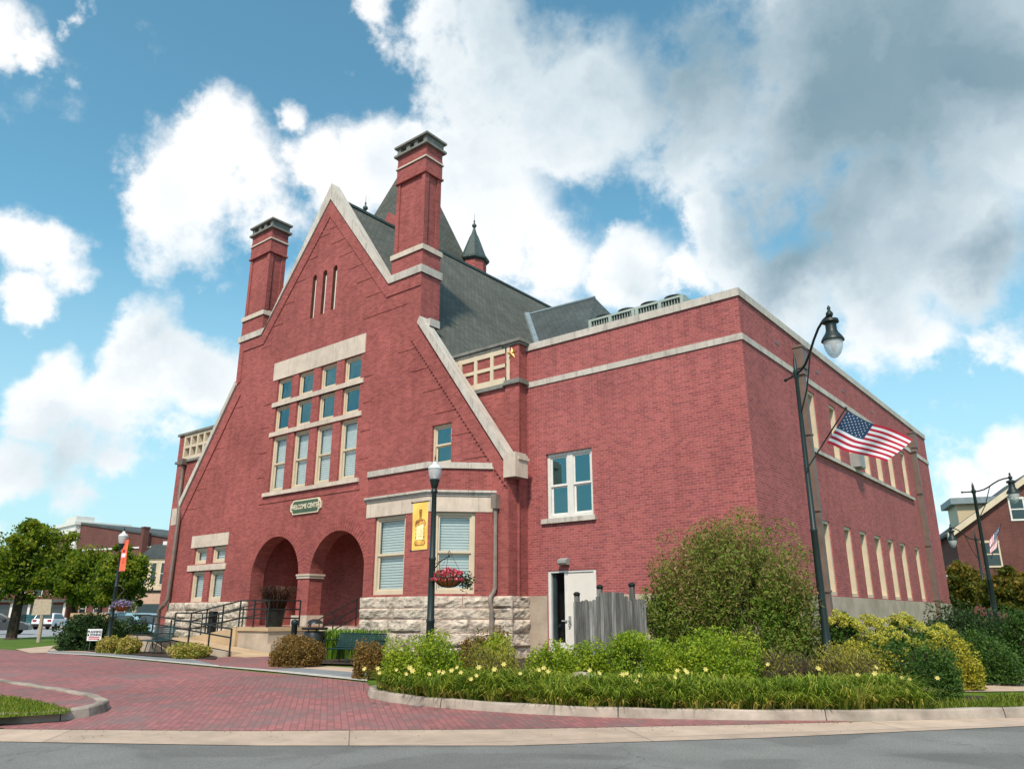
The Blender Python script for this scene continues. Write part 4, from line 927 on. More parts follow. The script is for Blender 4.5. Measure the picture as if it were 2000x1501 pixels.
b = MB(); b.box(LX - .02, LX + .25, 16.1, 18.7, .2, .62); part('stair_cheek', b, 'concrete', rp)

def railing(name, label, pts, posts, h_=.86, rails=(.86, .56, .28), r=.022, m='black_metal'):
    t = thing(name, label, 'railing', pts[0])
    P = [Vector(p) for p in pts]
    for q in rails:
        b = MB(); b.tube([tuple(p + Vector((0, 0, q))) for p in P], r, 7); part('rail', b, m, t)
    for p in posts:
        b = MB(); b.tube([tuple(p), (p[0], p[1], p[2] + h_)], r * 1.15, 7); b.lathe([(.05, 0), (.05, .012)], p, 8); part('post', b, m, t)
    return t
rl = lambda x: .33 + (-23.3 - x) * (.39 / 5.6) if x > -28.9 else .72
railing('ramp_railing', 'black pipe railing along the front edge of the lower ramp', [(-23.3, 14.42, .30), (-28.9, 14.42, .74), (-30.1, 14.42, .74)], [(x, 14.42, rl(x) - .03) for x in (-23.3, -24.6, -25.9, -27.2, -28.5, -30.1)], h_=.82, rails=(.82, .55, .12), r=.026)
ru = lambda x: 1.14 + (x + 25.6) * (.42 / 3.3)
railing('ramp_railing', 'black pipe railing climbing the upper ramp to the landing edge', [(-30.1, 17.2, .74), (-30.1, 16.1, .74), (-28.9, 16.1, .74), (-25.6, 16.1, 1.15), (-23.9, 16.1, 1.15), (-23.84, 17.4, 1.15)], [(x, 16.1, min(1.15, max(.72, ru(x)))) for x in (-30.1, -28.9, -27.8, -26.7, -25.6, -24.7)] + [(-23.84, 16.1, 1.15), (-23.84, 17.4, 1.15)], h_=.9, rails=(.9, .6, .3), r=.026)
railing('ramp_railing', 'black pipe railing on the wall side of the upper ramp', [(-30.1, 17.25, .74), (-28.9, 17.25, .74), (-25.6, 17.25, 1.15)], [(-30.1, 17.25, .72), (-28.9, 17.25, .72), (-27.2, 17.25, .93), (-25.6, 17.25, 1.14)], h_=.9, rails=(.9, .5), r=.022)
railing('stair_railing', 'black three-bar railing down the entrance steps', [(-22.05, 18.55, 1.2), (-22.05, 16.5, .32)], [(-22.05, 18.5, 1.18), (-22.05, 17.5, .75), (-22.05, 16.5, .32)], h_=.92, rails=(.92, .6, .3))
# box on the ramp railing
pb = MB(); pb.box(-27.75, -27.45, 16.14, 16.34, .90, 1.70); o = pb.build('utility_box', 'black_metal'); rebase(o, (-27.6, 16.25, .9)); tag(o, 'black metal box fixed behind the ramp railing', 'box')
# big planter with dark grass
def quads(n, C, size, rng, tint=None, asp=.5, up=0.0, elong=1.0, flat=False):
    """n leaf-shaped faces at the points C, each a bent diamond"""
    d = rng.normal(size=(n, 3)); d[:, 2] = d[:, 2] * (1 - up) + up * np.abs(rng.normal(size=n)) * 1.5 + up; d /= np.linalg.norm(d, axis=1)[:, None]
    e = rng.normal(size=(n, 3)); e -= (e * d).sum(1)[:, None] * d; e /= np.linalg.norm(e, axis=1)[:, None]
    s = (size * rng.uniform(.6, 1.3, n))[:, None]
    V = np.stack([C - d * s * .5 * elong, C + e * s * .5 * asp, C + d * s * .5 * elong, C - e * s * .5 * asp], 1)
    return V
def leafmesh(name, V, tint, m):
    n = len(V); me = bpy.data.meshes.new(name); me.vertices.add(n * 4); me.vertices.foreach_set('co', V.reshape(-1))
    me.loops.add(n * 4); me.loops.foreach_set('vertex_index', np.arange(n * 4, dtype=np.int32)); me.polygons.add(n)
    me.polygons.foreach_set('loop_start', np.arange(0, n * 4, 4, dtype=np.int32)); me.polygons.foreach_set('loop_total', np.full(n, 4, dtype=np.int32))
    a = me.attributes.new('tint', 'FLOAT', 'FACE'); a.data.foreach_set('value', np.clip(tint, 0, 1).astype(np.float32))
    me.materials.append(M[m] if isinstance(m, str) else m); me.update(calc_edges=True); return me
def lumpy(n, r, rng, nl=14, shell=.45, lump=.38, bottom=-.3):
    """points spread through a lumpy crown of half-sizes r"""
    L = rng.normal(size=(nl, 3)); L[:, 2] = np.abs(L[:, 2]) * .9 + bottom * .4; L /= np.linalg.norm(L, axis=1)[:, None]; L *= rng.uniform(.45, .78, nl)[:, None]
    R_ = rng.uniform(lump * .75, lump * 1.25, nl)
    k = rng.integers(0, nl, n); d = rng.normal(size=(n, 3)); d /= np.linalg.norm(d, axis=1)[:, None]
    rad = 1 - shell * rng.random(n) ** 1.6
    P = L[k] + d * (R_[k] * rad)[:, None]; P = P[P[:, 2] > bottom]; 
    tl = rng.random(nl)
    return P * np.array(r), tl[k[:len(P)]]
def shrub(name, label, cat, c, r, n, leaf, m, bottom=-.75, group=None, asp=.55, up=0., seed=1, nl=26, lump=.36, stems=True, elong=1.0, shell=.5, boxy=0, tip=.10):
    rng = np.random.default_rng(seed); z0 = c[2]
    # lobes over a dome
    nl = int(nl * 1.7); th = rng.uniform(0, 2 * math.pi, nl); ph = np.arccos(1 - rng.random(nl) * (1 + .12)); lump = lump * .85
    L = np.stack([np.sin(ph) * np.cos(th), np.sin(ph) * np.sin(th), np.cos(ph)], 1) * rng.uniform(.66, .86, nl)[:, None]
    R_ = rng.uniform(lump * .7, lump * 1.25, nl); k = rng.integers(0, nl, n)
    d = rng.normal(size=(n, 3)); d /= np.linalg.norm(d, axis=1)[:, None]
    P = L[k] + d * (R_[k] * (1 - shell * rng.random(n) ** 2.2))[:, None]
    keep = P[:, 2] > -.12; P = P[keep]; tl = rng.random(nl)[k[keep]]
    P[:, :2] *= (1 + boxy * np.maximum(P[:, 2:3], 0) ** 1.5); C = P * np.array([r[0], r[1], r[2]]); C[:, 2] += .0; C = C * 1.0; C[:, 2] = np.maximum(C[:, 2], .02)
    # lift: the dome sits on the ground
    nn = len(C); t = rng.random(nn) * .55 + tl * .35 + tip * (C[:, 2] / r[2])
    V = quads(nn, C, leaf, rng, asp=asp, up=up, elong=elong)
    t_ = thing(name, label, cat, tuple(c), 0, group)
    link('foliage', leafmesh('foliage', V, t, m), t_, world=False)
    if stems:
        b = MB(); rn = random.Random(seed)
        for q in range(int(9 + 6 * r[0])):
            a = rn.uniform(0, 2 * math.pi); l = rn.uniform(.4, .75); b.tube([(.25 * r[0] * math.cos(a) * rn.random(), .25 * r[1] * math.sin(a) * rn.random(), 0), (l * .55 * r[0] * math.cos(a), l * .55 * r[1] * math.sin(a), r[2] * .45), (l * r[0] * math.cos(a), l * r[1] * math.sin(a), r[2] * .75)], [.018, .012, .004], 5)
        o = b.build('stems', 'stem', t_, world=False)
    return t_
M['l_dark'] = leaf_mat('dark planter grass', [(.03, .012, .014), (.08, .03, .02), (.16, .09, .05)])
M['l_lime'] = leaf_mat('lime spirea leaves', [(.07, .15, .012), (.18, .29, .018), (.34, .42, .025), (.50, .50, .05)])
M['l_brown'] = leaf_mat('bronze spirea leaves', [(.07, .06, .015), (.19, .12, .03), (.30, .17, .05), (.26, .23, .04)])
M['l_purple'] = leaf_mat('spent purple seed heads', [(.022, .018, .016), (.055, .038, .036), (.10, .065, .05), (.20, .20, .03), (.38, .34, .04)], .15)
M['l_green'] = leaf_mat('mid green shrub leaves', [(.025, .07, .012), (.06, .13, .02), (.11, .19, .03)])
M['l_box'] = leaf_mat('dark hedge leaves', [(.012, .035, .01), (.03, .07, .016), (.06, .11, .025)])
M['l_big'] = leaf_mat('big bush leaves', [(.05, .11, .014), (.10, .20, .02), (.20, .29, .03), (.20, .18, .05), (.36, .24, .10)])
M['l_gold'] = leaf_mat('golden leaves', [(.18, .19, .02), (.42, .37, .03), (.58, .50, .07)])
M['l_hyd'] = leaf_mat('hydrangea petals', [(.38, .38, .04), (.55, .52, .07), (.62, .58, .14)])
M['l_tree'] = leaf_mat('maple leaves', [(.035, .08, .008), (.10, .18, .012), (.26, .32, .02), (.46, .42, .035)], .5)
M['l_autumn'] = leaf_mat('turning leaves', [(.035, .06, .01), (.10, .13, .015), (.24, .18, .02), (.38, .18, .03)], .45)
M['l_blade'] = leaf_mat('daylily blades', [(.07, .14, .014), (.18, .27, .025), (.36, .42, .045), (.52, .38, .12)], .4)
M['l_lily'] = leaf_mat('daylily petals', [(.72, .62, .14), (.80, .70, .28)], .3)
M['l_pink'] = leaf_mat('pink petunias', [(.55, .015, .06), (.70, .05, .10), (.62, .25, .28), (.05, .10, .02), (.06, .03, .08)], .2)
M['l_lilac'] = leaf_mat('lilac petunias', [(.30, .20, .50), (.45, .34, .65), (.06, .12, .03), (.10, .16, .04)], .2)
M['l_variegated'] = leaf_mat('variegated leaves', [(.05, .11, .015), (.15, .22, .02), (.38, .32, .05), (.62, .50, .16), (.30, .10, .05)])
M['l_grass'] = leaf_mat('bright blade leaves', [(.08, .18, .015), (.16, .30, .02), (.26, .38, .04)])

pl = thing('grass_planter', 'black tub with dark purple fountain grass beside the arch', 'planter', (-24.6, 16.9, 1.15))
b = MB(); b.lathe([(.26, 0), (.36, .56), (.40, .58), (.40, .63), (.35, .63), (.33, .56), (.001, .54)], (-24.6, 16.9, 1.15), 18); part('tub', b, 'black_metal', pl, sm=45)
def blades(n, rad, hgt_, rng, w=.014, droop=.6, cx=0, cy=0):
    V = []; T = []
    for k in range(n):
        a = rng.uniform(0, 2 * math.pi); q = rng.random() ** .5 * rad; x, y = cx + q * math.cos(a), cy + q * math.sin(a); a2 = a + rng.normal() * .5
        h0 = hgt_ * rng.uniform(.6, 1.1); out = h0 * droop * rng.uniform(.3, 1.1); dx, dy = math.cos(a2), math.sin(a2); sx, sy = -dy * w * rng.uniform(.7, 1.4), dx * w * rng.uniform(.7, 1.4)
        pts = [(x, y, 0), (x + dx * out * .25, y + dy * out * .25, h0 * .62), (x + dx * out * .6, y + dy * out * .6, h0 * .95), (x + dx * out * 1.05, y + dy * out * 1.05, h0 * rng.uniform(.65, 1.0))]
        t = rng.random() ** 1.3; ws = (1, 1, .75, .1)
        for i in range(3):
            p, q_ = pts[i], pts[i+1]; V.append([(p[0] - sx * ws[i], p[1] - sy * ws[i], p[2]), (p[0] + sx * ws[i], p[1] + sy * ws[i], p[2]), (q_[0] + sx * ws[i+1], q_[1] + sy * ws[i+1], q_[2]), (q_[0] - sx * ws[i+1], q_[1] - sy * ws[i+1], q_[2])]); T.append(t)
    return np.array(V), np.array(T)
V, T = blades(700, .26, .95, RNG, .011, .95); V += np.array([-24.6, 16.9, 1.6]); link('foliage', leafmesh('foliage', V, T, 'l_dark'), pl)
# litter bin and green bollard beside the steps
b = thing('litter_bin', 'dark round litter bin with a flared lid beside the steps', 'bin', tuple(gr(610, 1290)))
p = gr(610, 1290); x = MB(); x.lathe([(.27, 0), (.30, .05), (.30, .80), (.27, .84)], p, 16); part('drum', x, 'black_metal', b, sm=45)
x = MB(); x.lathe([(.36, .88), (.40, .92), (.36, .95), (.22, .955)], p, 16); x.lathe([(.24, 1.05), (.20, 1.13), (.08, 1.18), (.01, 1.18)], p, 16); x.tube([(p[0] - .2, p[1], p[2] + .9), (p[0] - .2, p[1], p[2] + 1.07)], .015, 6); x.tube([(p[0] + .2, p[1], p[2] + .9), (p[0] + .2, p[1], p[2] + 1.07)], .015, 6); part('lid', x, 'black_metal', b, sm=45)
p = gr(570, 1288); x = MB(); x.lathe([(.09, 0), (.09, 1.0), (.11, 1.02), (.11, 1.12), (.08, 1.16), (.01, 1.18)], p, 14); o = x.build('bollard', 'green_metal'); smooth_by(o, 45); rebase(o, p); tag(o, 'dark green bollard light beside the litter bin', 'bollard')

# benches
def bench(loc, rz, label, L=1.8):
    t = thing('bench', label, 'bench', loc, rz, 'green metal mesh benches facing the drive')
    def seatprof(u): return u
    s = MB(); n = int(L / .045)
    prof = [(.02, .40), (.10, .42), (.30, .41), (.44, .41), (.47, .40)]
    for k in range(n + 1):
        x = -L / 2 + L * k / n; w = .017
        for (a, b) in zip(prof[:-1], prof[1:]): s.face([(x - w, -a[0] * 1, a[1]), (x + w, -a[0], a[1]), (x + w, -b[0], b[1]), (x - w, -b[0], b[1])])
    for q in (.02, .13, .24, .35, .47): s.tube([(-L/2, -q, .41), (L/2, -q, .41)], .010 if 0 < q < .4 else .018, 6)
    s.build('seat', 'bench_metal', t, world=False)
    s = MB(); pb_ = [(.02, .44), (.06, .60), (.14, .80)]
    for k in range(n + 1):
        x = -L / 2 + L * k / n; w = .017
        for (a, b) in zip(pb_[:-1], pb_[1:]): s.face([(x - w, a[0], a[1]), (x + w, a[0], a[1]), (x + w, b[0], b[1]), (x - w, b[0], b[1])])
    for q in range(7):
        u = q / 6; s.tube([(-L/2, .02 + .12 * u ** 1.1, .44 + .36 * u), (L/2, .02 + .12 * u ** 1.1, .44 + .36 * u)], .018 if q in (0, 6) else .008, 6)
    s.build('backrest', 'bench_metal', t, world=False)
    for sx in (-L/2 + .08, 0, L/2 - .08):
        s = MB(); s.tube([(sx, -.46, 0), (sx, -.38, .39), (sx, 0, .40), (sx, .10, 0)], .018, 7); s.build('leg', 'bench_metal', t, world=False)
    for sx in (-L/2, L/2):
        s = MB(); s.tube([(sx, -.44, .40), (sx, -.46, .62), (sx, -.30, .64), (sx, .06, .62)], .017, 7); s.build('armrest', 'bench_metal', t, world=False)
    return t
pL, pR = gr(312, 1277), gr(672, 1297)
bench((pL[0] - .25, pL[1] + .1, pL[2]), R(-10), 'dark green mesh bench in front of the ramp, between two small variegated shrubs', 2.1).scale = (1, 1.1, 1.12)
bench((pR[0] + .15, pR[1] + .35, pR[2]), R(4), 'dark green slatted bench between two bronze shrubs near the steps')

# ---------------------------------------------------------------- street lamps, banners, baskets, flags
def lantern(c, mb_pole, s=1.0, parent=None):       # acorn head
    x, y, z = c
    b = MB(); b.lathe([(.06*s, 0), (.10*s, .05*s), (.13*s, .16*s), (.14*s, .22*s), (.16*s, .26*s), (.155*s, .30*s)], (x, y, z), 18); h_ = part('lamp_base', b, 'green_metal', parent, sm=50)
    b = MB(); b.lathe([(.14*s, .30*s), (.185*s, .40*s), (.205*s, .56*s), (.20*s, .62*s)], (x, y, z), 22); part('globe', b, 'globe', parent, sm=60)
    b = MB(); b.lathe([(.05*s, .30*s), (.05*s, .50*s), (.03*s, .56*s)], (x, y, z), 10); part('bulb', b, 'white_trim', parent)
    b = MB(); b.lathe([(.215*s, .62*s), (.215*s, .65*s), (.17*s, .72*s), (.08*s, .78*s), (.07*s, .82*s), (.05*s, .86*s)], (x, y, z), 22); part('lamp_cap', b, 'globe_top', parent, sm=50)
    b = MB(); b.lathe([(.02*s, .84*s), (.035*s, .88*s), (.015*s, .93*s), (.03*s, .97*s), (.008*s, 1.06*s), (.003*s, 1.10*s)], (x, y, z), 10); part('finial', b, 'green_metal', parent)
M['globe_top'] = simple('lamp cap silver', (.62, .65, .66), .3, noise=.05)
def post_lamp(px, D, ztop, label, s=1.0):
    x, y, z0 = gx(px, D); H_ = ztop - z0 - 1.06 * s
    t = thing('lamp_post', label, 'street lamp', (x, y, z0), 0, 'acorn lamp posts around the hall')
    hs = s; s = max(s, .92)
    b = MB(); b.lathe([(.19*s, 0), (.19*s, .05), (.16*s, .08), (.15*s, .55), (.12*s, .62), (.11*s, .70), (.095*s, .74), (.085*s, 1.2), (.095*s, 1.22), (.095*s, 1.26), (.08*s, 1.28), (.07*s, H_*.62), (.082*s, H_*.62+.02), (.082*s, H_*.62+.06), (.068*s, H_*.62+.08), (.055*s, H_ - .1), (.08*s, H_ - .06), (.06*s, H_)], (x, y, z0), 18)
    part('pole', b, 'green_metal', t, sm=45); lantern((x, y, z0 + H_), None, hs, t); return t, (x, y, z0)
L1, p1 = post_lamp(841, 16, 4.80, 'dark green lamp post with a yellow banner before the bay window', .68)
L2, p2 = post_lamp(218, 30.5, 4.9, 'dark green lamp post with an orange banner beside the dark hedge', .85)
def basket(c, label, r, pink='l_pink', seed=3, chains=True, arm=None):
    x, y, z = c; t = thing('hanging_basket', label, 'basket', (x, y, z), 0, 'flower baskets on the lamp posts')
    b = MB(); b.lathe([(.02, -r*.62), (r*.45, -r*.56), (r*.75, -r*.36), (r*.92, -r*.1), (r, .0), (r*.9, .01), (.01, -.02)], (x, y, z), 20); part('liner', b, 'terracotta', t, sm=60)
    b = MB()
    for k in range(14):
        a = 2*math.pi*k/14; b.tube([(x + r*q*1.02*math.cos(a), y + r*q*1.02*math.sin(a), z + zz*r) for q, zz in ((.05, -.63), (.46, -.57), (.76, -.37), (.93, -.1), (1.01, .01))], .005, 4)
    b.tube([(x + r*1.01*math.cos(2*math.pi*k/20), y + r*1.01*math.sin(2*math.pi*k/20), z) for k in range(21)], .008, 5)
    for k in range(3): a = 2*math.pi*k/3 + .5; b.tube([(x + r*math.cos(a), y + r*math.sin(a), z), (x, y, z + .55)], .004, 4)
    part('wire_frame', b, 'black_metal', t)
    rng = np.random.default_rng(seed); n = 900; a = rng.uniform(0, 2*math.pi, n); q = np.sqrt(rng.random(n)) * r * 1.2; C = np.stack([x + q*np.cos(a), y + q*np.sin(a), z + .03 + .16*rng.random(n) * (1.3 - q / r / 1.2) - .10 * (q / r > 1.0)], 1)
    # a trailing side
    m_ = 260; C2 = np.stack([x + RT[0]*r*1.25 + rng.normal(size=m_)*.07, y + RT[1]*r*1.25 + rng.normal(size=m_)*.07, z - .08 + rng.normal(size=m_)*.08], 1); C = np.concatenate([C, C2])
    tt = rng.random(len(C)) * .62; tt[-m_:] = .75 + .2 * rng.random(m_)
    tt[rng.random(len(C)) < .25] = .78
    link('flowers', leafmesh('flowers', quads(len(C), C, .05, rng, asp=.9), tt, pink), t)
    return t
def bracket(p, a, b, parent):                        # thin wrought arm from the pole
    m = MB(); m.tube([a, tuple((Vector(a) + Vector(b)) / 2 + Vector((0, 0, .05))), b], .012, 6); m.tube([(a[0], a[1], a[2] + .12), b], .008, 5); m.ball(b, .025, 6); part('basket_arm', m, 'black_metal', parent)
bp = at(877, 1085, 16); q = np.array(p1); e = (bp[0], bp[1], bp[2])
bracket(p1, (p1[0], p1[1], at(843, 1115, 16)[2]), e, L1)
bc = at(877, 1127, 16); basket((bp[0], bp[1], bc[2]), 'coir basket of pink petunias hanging before the bay window', .31)
bc = at(238, 1180, 30.5); basket(tuple(bc), 'lilac flower basket hanging from the lamp post by the dark hedge', .36, 'l_lilac', 5)
bracket(p2, (p2[0], p2[1], bc[2] + .75), (bc[0], bc[1], bc[2] + .55), L2)
# yellow banner
def banner(name, label, pix, D, pole, m, draw, wave=.02, cat='banner'):
    c = [at(px, py, D) for px, py in pix]            # TL, TR, BR, BL
    t = thing(name, label, cat, tuple((c[2] + c[3]) / 2))
    nrm = np.cross(c[1] - c[0], c[3] - c[0]); nrm /= np.linalg.norm(nrm)
    if nrm @ (EYE - c[0]) < 0: nrm = -nrm
    def S(u, v, o=0):
        p = (c[0] * (1-u) + c[1] * u) * (1-v) + (c[3] * (1-u) + c[2] * u) * v
        p = p + nrm * (wave * math.sin(u * 5 + v * 7) * math.sin(v * math.pi) + o); return tuple(p)
    b = MB(); nu, nv = 6, 16
    for i in range(nu):
        for j in range(nv):
            for o in (0, -.006): b.face([S(i/nu, j/nv, o), S((i+1)/nu, j/nv, o), S((i+1)/nu, (j+1)/nv, o), S(i/nu, (j+1)/nv, o)])
    part('cloth', b, m, t)
    draw(t, S)
    for v in (0, 1):
        a = S(1 if pole > 0 else 0, v); z = S(0 if pole > 0 else 1, v); b = MB(); d = np.array(z) - np.array(a); b.tube([tuple(np.array(a) - d * .12), tuple(np.array(z) + d * .06)], .012, 6); b.ball(tuple(np.array(z) + d * .07), .02, 6); part('banner_rod', b, 'black_metal', t)
    return t
def poly_on(S, pts, off, name, m, parent):
    b = MB(); tr = tessellate_polygon([[Vector((u, v, 0)) for u, v in pts]])
    for k in tr: b.face([S(pts[i][0], pts[i][1], off) for i in k])
    b.nonorm = True; part(name, b, m, parent)
def draw_y(t, S):
    w = lambda u: u
    body = [(.44, .33), (.40, .36), (.24, .38), (.18, .42), (.17, .50), (.22, .52), (.20, .80), (.15, .84), (.17, .88), (.24, .905), (.50, .90), (.76, .905), (.84, .88), (.86, .84), (.80, .80), (.79, .52), (.86, .49), (.85, .42), (.78, .38), (.62, .36), (.58, .33)]
    poly_on(S, body, .004, 'print_outline', 'brown_print', t)
    poly_on(S, [(u + (.5 - u) * .10, v + (.62 - v) * .05) for u, v in body], .007, 'print_body', 'tan_print', t)
    poly_on(S, [(.27, .50), (.30, .47), (.70, .47), (.73, .50), (.72, .79), (.28, .79)], .010, 'print_label', 'pale_yellow', t)
    poly_on(S, [(.42, .16), (.60, .16), (.58, .325), (.44, .325)], .005, 'print_neck', 'brown_print', t)
    for v in (.19, .23, .27, .31): poly_on(S, [(.44, v), (.58, v), (.57, v + .012), (.45, v + .012)], .008, 'print_line', 'tan_print', t)
    for v in (.56, .61, .66, .71): poly_on(S, [(.34, v), (.66, v), (.66, v + .006), (.34, v + .006)], .013, 'print_line', 'tan_print', t)
    for u in (.235, .765):
        for v in (.52, .60, .68, .76): poly_on(S, [(u - .02, v), (u + .02, v), (u + .02, v + .04), (u - .02, v + .04)], .011, 'print_line', 'yellow_cloth', t)
banner('banner', 'yellow banner with a brown bottle picture on the lamp post before the bay', [(807, 981), (837, 977), (834, 1072), (804, 1075)], 15.97, 1, 'yellow_cloth', draw_y)
def draw_o(t, S):
    poly_on(S, [(.22, .33), (.62, .33), (.58, .42), (.30, .42)], .004, 'print_cap', 'dark_red', t)
    poly_on(S, [(.1, .44), (.8, .44), (.78, .56), (.1, .56)], .004, 'print_patch', 'sign_white', t)
    poly_on(S, [(.3, .48), (.55, .48), (.55, .53), (.3, .53)], .007, 'print_mark', 'dark_red', t)
    for k in range(5): poly_on(S, [(.3, .6 + k * .035), (.62, .6 + k * .035), (.60, .615 + k * .035), (.32, .615 + k * .035)], .004, 'print_line', 'dark_red', t)
banner('banner', 'orange-red banner on the far left lamp post', [(240, 1053), (252, 1051), (244, 1114), (232, 1115)], 30.45, -1, 'orange_cloth', draw_o)

def hook_lamp(base, ztop_pole, lamp, label, s=1.0, other=None, pr=.09, group='tall arc lamps along the street'):
    """tall pole whose curved arm carries a hanging teardrop lamp; lamp = point of the lamp's top hanger"""
    x, y, z0 = base; t = thing('street_lamp', label, 'street lamp', base, 0, group)
    b = MB(); H_ = ztop_pole - z0
    b.lathe([(pr*2.3, 0), (pr*2.3, .06), (pr*1.9, .12), (pr*1.7, .7), (pr*1.35, .8), (pr*1.25, 1.0), (pr*1.1, 1.05), (pr, 3.0), (pr*1.1, 3.02), (pr*1.1, 3.06), (pr*.9, 3.08), (pr*.62, H_ - .5), (pr*.9, H_ - .45), (pr*.9, H_ - .3), (pr*.6, H_ - .28), (pr*.5, H_ - .05), (pr*.3, H_), (pr*.1, H_ + .12)], base, 16)
    part('pole', b, 'green_metal', t, sm=45)
    P = Vector(lamp); O = Vector((x, y, ztop_pole - .38)); h = Vector((P.x - O.x, P.y - O.y, 0)); rise = P.z + .12 * s - O.z
    def q(u, v): return tuple(O + h * u + Vector((0, 0, rise * v)))
    b = MB(); b.tube([q(-.30, .02), q(-.18, .0), q(0, 0), q(.14, .02), q(.28, .12), q(.42, .34), q(.56, .62), q(.70, .84), q(.84, .96), q(1.0, 1.0)], .032 * s, 8); b.ball(q(-.31, .02), .05 * s, 6)
    low = Vector((x, y, ztop_pole - 1.6 * s)); b.tube([tuple(low), tuple(low.lerp(Vector(q(.40, .30)), .5) - Vector((0, 0, .1)) + h * .04), q(.44, .36)], .02 * s, 7); part('arm', b, 'green_metal', t, sm=50)
    c = tuple(P); b = MB(); b.ball((c[0], c[1], c[2] + .12 * s), .09 * s, 8); b.lathe([(.05*s, .20*s), (.03*s, .24*s), (.05*s, .28*s), (.01*s, .36*s)], c, 8)
    b.lathe([(.03*s, .05*s), (.10*s, .0), (.19*s, -.03*s), (.20*s, -.10*s), (.13*s, -.13*s), (.13*s, -.30*s), (.16*s, -.38*s), (.24*s, -.50*s), (.27*s, -.56*s), (.27*s, -.585*s), (.20*s, -.59*s)], c, 20); part('lamp_hood', b, 'green_metal', t, sm=50)
    b = MB(); b.lathe([(.225*s, -.59*s), (.225*s, -.66*s), (.205*s, -.78*s), (.15*s, -.92*s), (.08*s, -1.0*s), (.005*s, -1.03*s)], c, 20); part('globe', b, 'globe', t, sm=60)
    b = MB(); b.lathe([(.06*s, -.59*s), (.07*s, -.72*s), (.04*s, -.85*s), (.005*s, -.88*s)], c, 10); part('bulb', b, 'white_trim', t)
    return t
base = gx(1609, 16); lp = at(1621, 622, 14.4)
hook_lamp(base, 7.0, tuple(lp), 'tall dark green street lamp by the corner of the wing, carrying a flag', .82, pr=.068)
M['flag_set'] = None
def flag(label, hoist_top, hoist_bot, fly_top, fly_bot, pole_a, pole_b, waves=.10, n=26, nrm_hint=None, th=.010, droop=0):
    t = thing('flag', label, 'flag', tuple(pole_a), 0, 'national flags on the street lamps')
    a, b, c, d = [np.array(v, float) for v in (hoist_top, fly_top, fly_bot, hoist_bot)]
    nr = np.cross(b - a, d - a); nr /= np.linalg.norm(nr)
    if nr @ (EYE - a) < 0: nr = -nr
    dn = (d - a)
    def S(u, v, o=0):
        p = (a*(1-u) + b*u)*(1-v) + (d*(1-u) + c*u)*v
        w = waves * (math.sin(u * 7.5 - v * 1.6) * min(1, u * 2.2) + .4 * math.sin(u * 13 + v * 2) * u)
        p = p + nr * (w + o) + dn * (.07 * math.sin(u * 6.0 + .3 - v * .8) * min(1, 3 * u) * (1 - .2 * v)) + np.array([0, 0, -droop]) * u * (1 - u)
        return tuple(p)
    m = MB(); m.nonorm = True; nv = 26
    for i in range(n):
        for j in range(nv):
            st = j // 2; blue = i < n * .4 and st < 7; m.cm = 2 if blue else (0 if st % 2 == 0 else 1)
            m.face([S(i/n, j/nv), S((i+1)/n, j/nv), S((i+1)/n, (j+1)/nv), S(i/n, (j+1)/nv)])
    part('cloth', m, ['flag_red', 'flag_white', 'flag_blue'], t)
    m = MB(); m.nonorm = True
    asp = np.linalg.norm(b - a) / np.linalg.norm(d - a)
    for r_ in range(9):
        for k in range(6 if r_ % 2 == 0 else 5):
            u = (.4 / 12) * (1 + 2 * k + (0 if r_ % 2 == 0 else 1)) ; v = (7/13) / 10 * (1 + r_); pts = []
            for q in range(10):
                an = math.pi / 2 + q * math.pi / 5; rr = .021 if q % 2 == 0 else .009; pts.append((u + rr * math.cos(an) / asp, v - rr * math.sin(an)))
            for o in (.004, -.004):
                for q in range(10): m.face([S(u, v, o), S(*pts[q], o), S(*pts[(q+1) % 10], o)])
    part('stars', m, 'flag_white', t)
    m = MB(); m.tube([tuple(pole_a), tuple(pole_b)], .016, 7); m.ball(tuple(pole_b), .03, 6)
    e = np.array(pole_b) - np.array(pole_a); part('flag_pole', m, 'black_metal', t)
    m = MB(); m.nonorm = True; off = (a - d) * .0
    return t
D = 15.6
flag('large national flag flying from the nearest tall street lamp', at(1655, 801, D), at(1615, 864, D), at(1779, 858, D + .5), at(1730, 903, D + .4), at(1576, 915, 15.9), at(1652, 796, D), waves=.06)
bs_ = gx(1945, 40); hook_lamp(bs_, at(1905, 945, 40)[2], tuple(at(1974, 937, 39)), 'tall street lamp beyond the hedges at the right, arm pointing right', 1.15, pr=.12)
bs_ = gx(1932, 47); hook_lamp(bs_, at(1911, 1040, 47)[2], tuple(at(1857, 1034, 47)), 'more distant street lamp with its arm pointing left', 1.02, pr=.085)
flag('small furled flag on the right street lamp before the brick house', at(1953, 1025, 39.6), at(1932, 1055, 39.6), at(1946, 1068, 39.6), at(1933, 1081, 39.4), at(1936, 1090, 39.8), at(1955, 1022, 39.6), waves=.05, n=15)
flag('small flag near the turning tree', at(1879, 1091, 58), at(1886, 1100, 58), at(1897, 1105, 58), at(1889, 1121, 58), at(1872, 1085, 58), at(1888, 1098, 58), waves=.05, n=15)
x, y, z = gx(1856, 56); t = thing('lamp_post', 'small far lamp post just right of the wing', 'street lamp', (x, y, z), 0, 'acorn lamp posts around the hall')
b = MB(); b.lathe([(.2, 0), (.1, .8), (.08, 3.2), (.14, 3.3), (.18, 3.7)], (x, y, z), 10); part('pole', b, 'green_metal', t); b = MB(); b.lathe([(.18, 3.7), (.24, 3.9), (.27, 4.2), (.1, 4.4), (.02, 4.6)], (x, y, z), 12); part('globe', b, 'globe_top', t)
# far left lamp head peeping past the left shoulder is the left finial (built with the hall)

